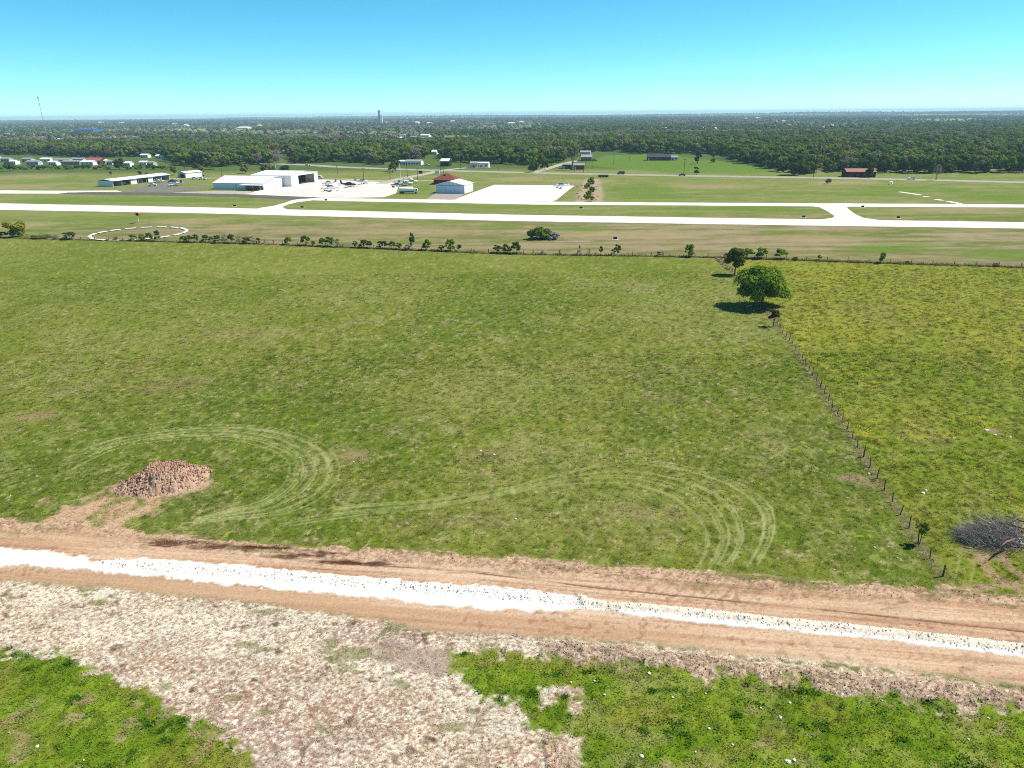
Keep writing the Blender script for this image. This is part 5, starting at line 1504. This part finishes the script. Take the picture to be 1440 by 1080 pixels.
# ------------------------------------------------------------------ brush pile
def brush_pile():
    c = G(1408, 762); cz = ground_z(*c)
    e = empty('brush_pile', (c[0], c[1], cz), math.radians(-6))
    r = random.Random(21)
    pale = mat('dead_wood_pale', (.42, .37, .34), .9, .1, .3, 3, bump=.4); brown = mat('dead_wood_brown', (.22, .14, .10), .95, .1, .35, 3, bump=.5)
    dark = mat('twig_dark', (.19, .165, .155), .95, .05, .3, 4); greyt = mat('twig_pale', (.40, .375, .36), .95, .05, .3, 4)
    for k in range(26):
        p = Vector((r.uniform(.2, 5.0), r.uniform(-1.5, 1.5), r.uniform(.15, 1.5)))
        th = r.uniform(-.7, .7) + (math.pi if r.random() < .5 else 0); L = r.uniform(1.6, 4.2)
        d = Vector((math.cos(th), math.sin(th), r.uniform(-.15, .3)))
        q = p + d * L; rad = r.uniform(.05, .15)
        m = MB(); mid = p.lerp(q, .5) + Vector((r.uniform(-.2, .2), r.uniform(-.2, .2), r.uniform(-.1, .2)))
        q.z = max(q.z, .1); mid.z = max(mid.z, .1)
        m.tube([p, mid, q], [rad, rad * .85, rad * .5], 7)
        b = mid + Vector((r.uniform(-.8, .8), r.uniform(-.8, .8), r.uniform(.1, .6)))
        m.tube([mid, b], [rad * .5, rad * .2], 5)
        m.build('log', pale if r.random() < .3 else brown, e, True)
    # root plate / stump standing up
    m = MB()
    for k in range(7):
        th = k * .9; m.tube([(1.1, -.2, .9), (1.1 + math.cos(th) * .6, -.2 + math.sin(th) * .3, .9 + math.sin(th) * .7), (1.1 + math.cos(th) * 1.1, -.2 + math.sin(th) * .5, 1.0 + math.sin(th) * 1.2)], [.16, .1, .03], 6)
    m.build('root', pale, e, True)
    # twigs: a dense thatch sweeping away from the logs
    rn = np.random.default_rng(8)
    def twigs(n, spread, mt, w0):
        vs = []
        for i in range(n):
            t = rn.uniform(0, 1); bx = 1.6 - 4.9 * t ** .9; ht = (1.9 * (1 - t) ** .7 + .35) * rn.uniform(.03, 1.0)
            p = np.array([bx + rn.normal(0, .5), rn.normal(.2, .8 + .45 * (1 - t)), ht * .9])
            d = np.array([-.8, rn.normal(0, .6), rn.normal(.5, .6)]); d /= np.linalg.norm(d)
            L = rn.uniform(.5, 1.6); w = rn.uniform(.5, 1.2) * w0
            s = np.cross(d, rn.normal(size=3)); s /= np.linalg.norm(s); u = np.cross(d, s)
            q = p + d * L + rn.normal(0, .12, 3); q[2] = max(q[2], .03)
            a = [p + s * w, p - s * w * .5 + u * w * .86, p - s * w * .5 - u * w * .86]
            vs += [a[0], a[1], q, a[1], a[2], q, a[2], a[0], q]
        o = link('twigs', quad_mesh('twigs', np.array(vs), 3, mt), e); o['kind'] = 'stuff'
    twigs(2300, 1, dark, .014); twigs(2300, 1, greyt, .012)
    tag(e, 'pile of dead branches and logs beside the track', 'brush pile')
brush_pile()

# ------------------------------------------------------------------ loose rocks
def rock_mesh(seed, m):
    r = np.random.default_rng(seed)
    bm = bmesh.new(); bmesh.ops.create_icosphere(bm, subdivisions=2, radius=1)
    for v in bm.verts:
        k = 1 + .55 * (vnoise(np.array([v.co.x * 1.7 + seed]), np.array([v.co.y * 1.7 + v.co.z * 1.3]), seed)[0] - .5)
        v.co = Vector((v.co.x * k, v.co.y * k * .8, max(v.co.z * k * .6, -.2)))
    me = bpy.data.meshes.new('rock'); bm.to_mesh(me); bm.free(); me.materials.append(m)
    return me
def rocks():
    wm = mat('limestone', (.66, .63, .57), .9, .1, .2, 3, bump=.4)
    ms = [rock_mesh(k, wm) for k in range(5)]
    r = random.Random(33)
    big = [(810, 1052, 5), (1097, 1010, 5), (1108, 1072, 8), (1117, 1070, 5), (902, 1065, 6), (913, 948, 5), (1070, 997, 3.5), (997, 1026, 4), (850, 978, 3.5), (1030, 1048, 3.5), (803, 960, 3), (836, 958, 3), (53, 1050, 5), (118, 1069, 3), (1111, 989, 3.5), (978, 1058, 3), (992, 976, 3), (946, 982, 3.5), (1390, 1010, 3), (1362, 1040, 3.5), (1240, 985, 2.5)]
    for px, py, s in big:
        g = G(px, py); m_ = float(mpp(px, py)); z = ground_z(*g)
        o = link('rock', ms[r.randrange(5)], None, (g[0], g[1], z + .05), r.uniform(0, 6), s * m_ * .55)
        tag(o, 'white limestone rock lying in the lush grass', 'rock', 'white rocks in the lush grass')
    for px, py, s in ((1222, 666, 4), (1388, 605, 6), (1399, 612, 5), (1421, 615, 5), (1340, 617, 4), (1298, 694, 6), (1302, 690, 4), (695, 640, 4), (676, 634, 4), (725, 730, 4), (497, 650, 3), (1230, 770, 3), (1262, 784, 3)):
        g = G(px, py); m_ = float(mpp(px, py)); z = ground_z(*g)
        o = link('rock', ms[r.randrange(5)], None, (g[0], g[1], z + .03), r.uniform(0, 6), s * m_ * .5)
        tag(o, 'pale rock lying in the pasture', 'rock', 'pale rocks in the pasture')
    ms = [rock_mesh(10 + k, mat('ditch_stone', S(206, 184, 160), .9, .1, .25, 2)) for k in range(4)]
    for k in range(26):
        px = 822 + r.choice([-1, 1]) * r.uniform(4, 9) * (1 if k % 2 else 1) + 5; py = r.uniform(254, 284)
        px = (r.uniform(833, 842) if k % 2 else r.uniform(812, 820))
        g = G(px, py); o = link('rock', ms[r.randrange(4)], None, (g[0], g[1], .1), r.uniform(0, 6), r.uniform(.4, .9))
        tag(o, 'pale rock lining the shrubby ditch', 'rock', 'rocks lining the ditch')
rocks()

# ------------------------------------------------------------------ woods to the horizon
FRONT = [(-700, 212), (-500, 214), (0, 217), (60, 219), (150, 222), (170, 221), (235, 220), (245, 232), (300, 236), (340, 233), (400, 231), (440, 229), (470, 228), (490, 229), (540, 233), (560, 226), (600, 225), (625, 225), (640, 229), (700, 231), (740, 233),
         (790, 228), (802, 222), (815, 214), (870, 213), (905, 217), (960, 216), (985, 217), (1010, 218), (1030, 226), (1045, 235), (1075, 240), (1110, 246), (1140, 248), (1150, 246), (1175, 243), (1240, 243.5), (1440, 243.5), (1900, 246), (2300, 248)]
def woods():
    r = np.random.default_rng(77)
    spec = [('oak', 'broad'), ('bright', 'broad'), ('dark', 'ball'), ('grey', 'ball'), ('olive', 'broad'), ('oak', 'ball')]
    near = [tree_meshes('wood_tree_%s' % s[0], 200 + k, 11.5, 10.4, .5, 420 if s[0] != 'grey' else 500, .62 if s[0] != 'grey' else .45, 11, s[0], s[1], .2, 5, .75, M_BARKG if s[0] == 'grey' else M_BARK, .86 if s[0] != 'grey' else 0) for k, s in enumerate(spec)]
    nearj = [joined_tree('wood_mass_%d' % k, *t) for k, t in enumerate(near)]
    farm = []
    for k, s in enumerate(spec):
        c, nn = crown_points(np.random.default_rng(300 + k), 40, 10.5, 9.0, .6, 6, s[1], .8)
        rr = np.random.default_rng(310 + k)
        farm.append(crown_mesh('far_tree_%d' % k, leaf_quads(c, nn, 1.0, rr), LEAF[s[0]], rr, .95, 1))
    PTS, SC_, KI, NEAR = [], [], [], []
    fx = [f[0] for f in FRONT]; fy = [f[1] for f in FRONT]
    def jgrid(d0, d1, s):
        ys = np.arange(d0, d1, s); out = []
        for y in ys:
            hw = (y * math.cos(PITCH) + 14) * .86
            x = np.arange(-hw, hw, s)
            out.append(np.stack([x, np.full(len(x), y)], -1))
        P = np.vstack(out)
        return P + r.uniform(-.5, .5, P.shape) * s * .95
    for d0, d1, s, kmul in ((480, 1350, 8.2, 1.0), (1350, 3000, 11.5, 1.12), (3000, 6000, 19, 1.35), (6000, 14000, 36, 1.9)):
        P = jgrid(d0, d1, s)
        px, py = project(P)
        fr = np.interp(px, fx, fy)
        ok = py < fr
        patch = fbm(P[:, 0] / 420, P[:, 1] / 340, 401, 4)
        if d0 < 1000:
            dens = np.where(P[:, 1] < 1000, .93, .93 - .5 * sstep(1000, 1350, P[:, 1]) * sstep(.5, .4, patch))
        elif d0 < 3000:
            dens = .06 + .8 * sstep(.44, .56, patch)
        else:
            dens = .05 + .75 * sstep(.46, .56, fbm(P[:, 0] / 900, P[:, 1] / 380, 403, 4))
        ok &= r.uniform(0, 1, len(P)) < dens
        for pl in FAR_FIELDS:
            ok &= ~inside(P, pl)
        # the drive gap and roads
        for (hx, hy, hw, hd) in FARCLEAR:
            k = hy / np.maximum(P[:, 1], 1)
            ok &= ~((np.abs(P[:, 0] * k - hx) < hw) & (P[:, 1] < hy + 12) & (P[:, 1] > hy - (190 if hy < 2200 else 420)))
        P = P[ok]; px = px[ok]; py = py[ok]; fr = fr[ok]; patch = patch[ok]
        sc = r.uniform(.62, 1.32, len(P)) * kmul
        g = fbm(P[:, 0] / 260 + 9, P[:, 1] / 150, 411, 4)
        u = r.uniform(0, 1, len(P))
        greyp = sstep(.5, .62, g) * sstep(900, 1300, P[:, 1]) * .75 + .035
        greyp = np.where((P[:, 1] > 1100) & (P[:, 1] < 3200), np.clip(greyp + .22 * sstep(.4, .6, g), 0, .9), greyp)
        ki = np.where(u < greyp, 3, r.choice([0, 0, 1, 2, 2, 4, 5], len(P)))
        if d0 < 1000:
            NEAR.append((P, sc, ki, fr - py))
        PTS.append(P); SC_.append(sc); KI.append(ki + (0 if d0 < 1000 else 6))
    P = np.vstack(PTS); sc = np.concatenate(SC_); ki = np.concatenate(KI)
    n0 = len(NEAR[0][0])
    # front row trees that can be told apart: own objects
    px, py = project(P[:n0])
    edge = NEAR[0][3]
    vis = np.nonzero((px > -20) & (px < 1460) & (edge < 9))[0]
    # nearest to the edge per slice of the view
    pick = []
    for x0 in np.arange(-20, 1460, 20):
        s = vis[(px[vis] >= x0) & (px[vis] < x0 + 20)]
        pick += list(s[np.argsort(edge[s])][:3])
    pick = np.array(pick[:230])
    names = ['oak', 'spring', 'dark', 'grey', 'olive', 'spring']
    lab = ['mid green oak-like tree in the front row of the wood', 'fresh green domed tree in the front row of the wood', 'dark green rounded tree in the front row of the wood', 'leafless grey tree in the front row of the wood', 'olive green tree in the front row of the wood', 'mid green rounded tree in the front row of the wood']
    place = [(245, 'west of the trailer park'), (480, 'behind the big hangar'), (660, 'behind the long white house'), (800, 'beside the pale dirt drive'), (1040, 'behind the ranch house'), (1190, 'around the meadow corner'), (9999, 'past the maroon barn')]
    for i in pick:
        k = int(ki[i]); where = [w for lim, w in place if px[i] < lim][0]
        if px[i] < 245: where = 'behind the trailer park'
        place_tree('wood_tree', near[k], (P[i, 0], P[i, 1], 0), float(r.uniform(0, 6.28)), float(sc[i]), lab[k] + ' ' + where, 'tree', '%s trees of the wood %s' % (['oak', 'domed', 'dark', 'grey', 'olive', 'rounded'][k], where))
    keep = np.ones(len(P), bool); keep[pick] = False
    P, sc, ki = P[keep], sc[keep], ki[keep]
    z = np.zeros(len(P)); far = P[:, 1] > 2300
    z[far] = ground(P[far])[1]
    scatter('woodland', np.column_stack([P, z - .1]), r.uniform(0, 6.28, len(P)), sc, ki, nearj + farm, 'woodland stretching to the horizon', 'woodland')
    # scrub at the foot of the front row hides the trunks
    print('woods', len(P), 'own trees', len(pick))
woods()

# ------------------------------------------------------------------ grass, weeds, straw
def tuft(seed, n, h, rad, wid, m, flowers=None, nf=0):
    r = np.random.default_rng(seed); vs = []; mi = []
    for i in range(n):
        th = r.uniform(0, 6.28); q = rad * math.sqrt(r.uniform(0, 1)) * .6
        b = np.array([math.cos(th) * q, math.sin(th) * q, -.02]); t2 = th + r.normal(0, .8)
        o = np.array([math.cos(t2), math.sin(t2), 0]); s = np.array([-o[1], o[0], 0]) * wid * r.uniform(.6, 1.3)
        tip = b + o * rad * r.uniform(.3, 1.0) + np.array([0, 0, h * r.uniform(.5, 1.1)])
        vs += [b - s, b + s, tip]; mi.append(0)
    for i in range(nf):
        th = r.uniform(0, 6.28); q = rad * math.sqrt(r.uniform(0, 1)); c = np.array([math.cos(th) * q, math.sin(th) * q, h * r.uniform(.8, 1.3)]); s = wid * 1.2
        vs += [c + np.array([-s, -s, 0]), c + np.array([s, -s, .02]), c + np.array([0, s, .01])]; mi.append(1)
    return quad_mesh('tuft', np.array(vs), 3, [m] + ([flowers] if flowers else []), mi)
def tint_mat(name, var=.3, k=1.0, sat=1.0, trans=.25):
    '''leaf colour follows the tint stored with each tuft'''
    m = leaf_mat(name, (.1, .1, .1), var, .02, trans); nt = m.node_tree
    at = nt.nodes.new('ShaderNodeAttribute'); at.attribute_type = 'INSTANCER'; at.attribute_name = 'tint'
    hsn = [q for q in nt.nodes if q.type == 'HUE_SAT'][0]
    vm = nt.nodes.new('ShaderNodeVectorMath'); vm.operation = 'SCALE'; vm.inputs['Scale'].default_value = k
    nt.links.new(at.outputs['Color'], vm.inputs[0]); nt.links.new(vm.outputs[0], hsn.inputs['Color'])
    hsn.inputs['Saturation'].default_value = sat
    return m
def weeds():
    r = np.random.default_rng(5)
    gA = tint_mat('grass_mid', .3, 1.5); gB = tint_mat('grass_light', .25, 1.9, .95); gD = leaf_mat('grass_dark', S(84, 128, 30), .35, .02, .3); gK = tint_mat('grass_darker', .3, 1.0); gL = tint_mat('grass_lush', .35, 1.25, .98)  # gK keeps the plain ground tint, darker than the other tufts
    st = leaf_mat('straw', S(246, 228, 196), .25, .01, .15); stb = leaf_mat('straw_brown', S(186, 150, 124), .3, .01, .15); yl = mat('yellow_petals', S(214, 198, 50), .8, .1)
    def pts(d0, d1, dens):
        hw = (d1 * math.cos(PITCH) + 14) * .86; area = 2 * hw * (d1 - d0); n = int(area * dens)
        P = np.stack([r.uniform(-hw, hw, n), r.uniform(d0, d1, n)], -1)
        P = P[np.abs(P[:, 0]) < (P[:, 1] * math.cos(PITCH) + 24) * .86]
        return P
    P = np.vstack([pts(24, 52, 22), pts(52, 80, 9), pts(80, 120, 4), pts(120, 190, 1.6)])
    col, z, zone, cv = ground(P)
    u = r.uniform(0, 1, len(P))
    near = P[:, 1] < 80
    src = [tuft(1, 11, .13, .22, .028, gA), tuft(2, 11, .13, .22, .028, gB), tuft(3, 18, .2, .3, .045, gD), tuft(4, 12, .16, .24, .03, gL), tuft(5, 10, .10, .26, .02, st), tuft(6, 10, .08, .24, .022, stb), tuft(7, 12, .20, .26, .036, gA, yl, 5), tuft(8, 14, .18, .26, .036, gK)]
    idx = np.full(len(P), -1)
    f = cv['field'] > .5
    idx[f & (u < .42)] = 0; idx[f & (u >= .42) & (u < .62 + .2 * (cv['dry'] - .5))] = 1; idx[f & (u > .965)] = 7
    rf = cv['rf'] > .5
    idx[rf & (u < .5)] = 0; idx[rf & (u > .5) & (u < .7)] = 1; idx[rf & (u > .94)] = 7; idx[rf & (cv['flow'] > .2) & (u < .45)] = 6; idx[rf & (u > .72) & (u < .76)] = 6
    lu = cv['lush'] > r.uniform(.45, 1.0, len(P))
    idx[lu & (u < .6)] = 3; idx[lu & (u >= .6) & (u < .8)] = 1; idx[lu & (cv['dark'] > .55) & (u < .4)] = 2; idx[lu & (u > .985)] = 2
    sw = (cv['straw'] > .5) & (zone == 0)
    idx[sw & (u < .5)] = 4; idx[sw & (u >= .5) & (u < .62)] = 5; idx[sw & (u > .995)] = 7
    idx[(cv['band'] > .3) | (cv['stone'] > .2)] = -1
    idx[(cv['track'] > .12)] = -1
    k = idx >= 0
    P, z, idx, col = P[k], z[k], idx[k], col[k]
    # taller growth left uncut along both fences
    ln = np.vstack([np.column_stack([np.interp(r.uniform(0, 1, q) * (len(L) - 1), np.arange(len(L)), L[:, j]) for j in (0, 1)]) if False else
                    (lambda t: np.column_stack([np.interp(t, np.arange(len(L)), L[:, 0]), np.interp(t, np.arange(len(L)), L[:, 1])]))(r.uniform(0, len(L) - 1, q)) for L, q in ((L_NF, 380), (lx, 3200))])
    ln = ln + r.normal(0, .28, ln.shape)
    lc, lz, _, _ = ground(ln)
    tall = np.ones(len(P)); P = np.vstack([P, ln]); z = np.r_[z, lz]; col = np.vstack([col, np.where(r.uniform(0, 1, (len(ln), 1)) < .4, lc, S(196, 180, 140))])
    idx = np.r_[idx, np.where((r.uniform(0, 1, len(ln)) < .45) & (ln[:, 1] > 190), 7, 0)]; tall = np.r_[tall, np.where(ln[:, 1] > 190, 2.2, 1.3) * r.uniform(.6, 1.2, len(ln))]
    sc = tall * r.uniform(.7, 1.5, len(P)) * np.clip(P[:, 1] / 80, .75, 1.5)
    scatter('grass', np.column_stack([P, z]), r.uniform(0, 6.28, len(P)), sc, idx, src, 'short pasture grass, weeds and straw tufts', 'grass', col)
    print('tufts', len(P))
weeds()

# clods in the berms and stones on the crushed rock: too many and small to pick apart
def clods():
    r = np.random.default_rng(15)
    oc = np.array([(1, 0, 0), (-1, 0, 0), (0, 1, 0), (0, -1, 0), (0, 0, 1), (0, 0, -.5)], float)
    fo = [(0, 2, 4), (2, 1, 4), (1, 3, 4), (3, 0, 4), (2, 0, 5), (1, 2, 5), (3, 1, 5), (0, 3, 5)]
    def cl(seed, m):
        q = np.random.default_rng(seed); p = oc * q.uniform(.6, 1.2, (6, 1)); return quad_mesh('clod', np.array([p[i] for f in fo for i in f]), 3, m)
    em = leaf_mat('clod_earth', S(214, 176, 148), .35, .01, 0); wm = leaf_mat('stone_chip', (.58, .55, .5), .25, .01, 0)
    P = np.stack([r.uniform(-75, 75, 160000), r.uniform(30, 75, 160000)], -1)
    col, z, zone, cv = ground(P)
    topy = np.interp(P[:, 0], L_DTOP[:, 0], L_DTOP[:, 1])
    u = r.uniform(0, 1, len(P))
    up = (zone == 1) & (topy - P[:, 1] < 1.8) & (u < .22)
    be = (cv['straw'] > .5) & (np.abs(sdf(P, L_GR, 4) + .8) < 1.0) & (P[:, 0] > 2) & (u < .4)
    hl = gpoly(catmull([(150, 793), (300, 803), (480, 818), (640, 832), (760, 841), (822, 849)])); hd = line_dist(P, hl, 2)
    stn = (zone == 2) & ((hd < .8) | (line_dist(P, L_WC, 2) < .7)) & (u < .8)
    rd = (zone == 1) & (u > .985)
    ss = (cv['straw'] > .5) & (u > .97)
    k = up | be | stn | rd | ss
    idx = np.where(stn, 2, 0) + r.integers(0, 2, len(P)) * np.where(stn, 1, 1)
    sc = np.where(stn, r.uniform(.04, .11, len(P)), r.uniform(.035, .10, len(P)) * np.where(rd | ss, .7, 1))
    scatter('clod_gravel', np.column_stack([P[k], z[k]]), r.uniform(0, 6.28, k.sum()), sc[k], idx[k], [cl(1, em), cl(2, em), cl(3, wm), cl(4, wm)], 'loose clods and stone chips along the new road', 'gravel')
clods()

# ------------------------------------------------------------------ haze
def haze():
    m = bpy.data.materials.new('air'); m.use_nodes = True; nt = m.node_tree; nt.nodes.clear()
    out = nt.nodes.new('ShaderNodeOutputMaterial'); pv = nt.nodes.new('ShaderNodeVolumePrincipled')
    pv.inputs['Color'].default_value = (.56, .82, 1.0, 1); pv.inputs['Density'].default_value = 0.000095; pv.inputs['Anisotropy'].default_value = 0.0
    nt.links.new(pv.outputs[0], out.inputs['Volume'])
    o = MB().box(-22000, 22000, -150, 17500, -30, 76).build('haze', m)
    tag(o, 'thin pale blue haze over the far country', 'haze', kind='stuff')
haze()
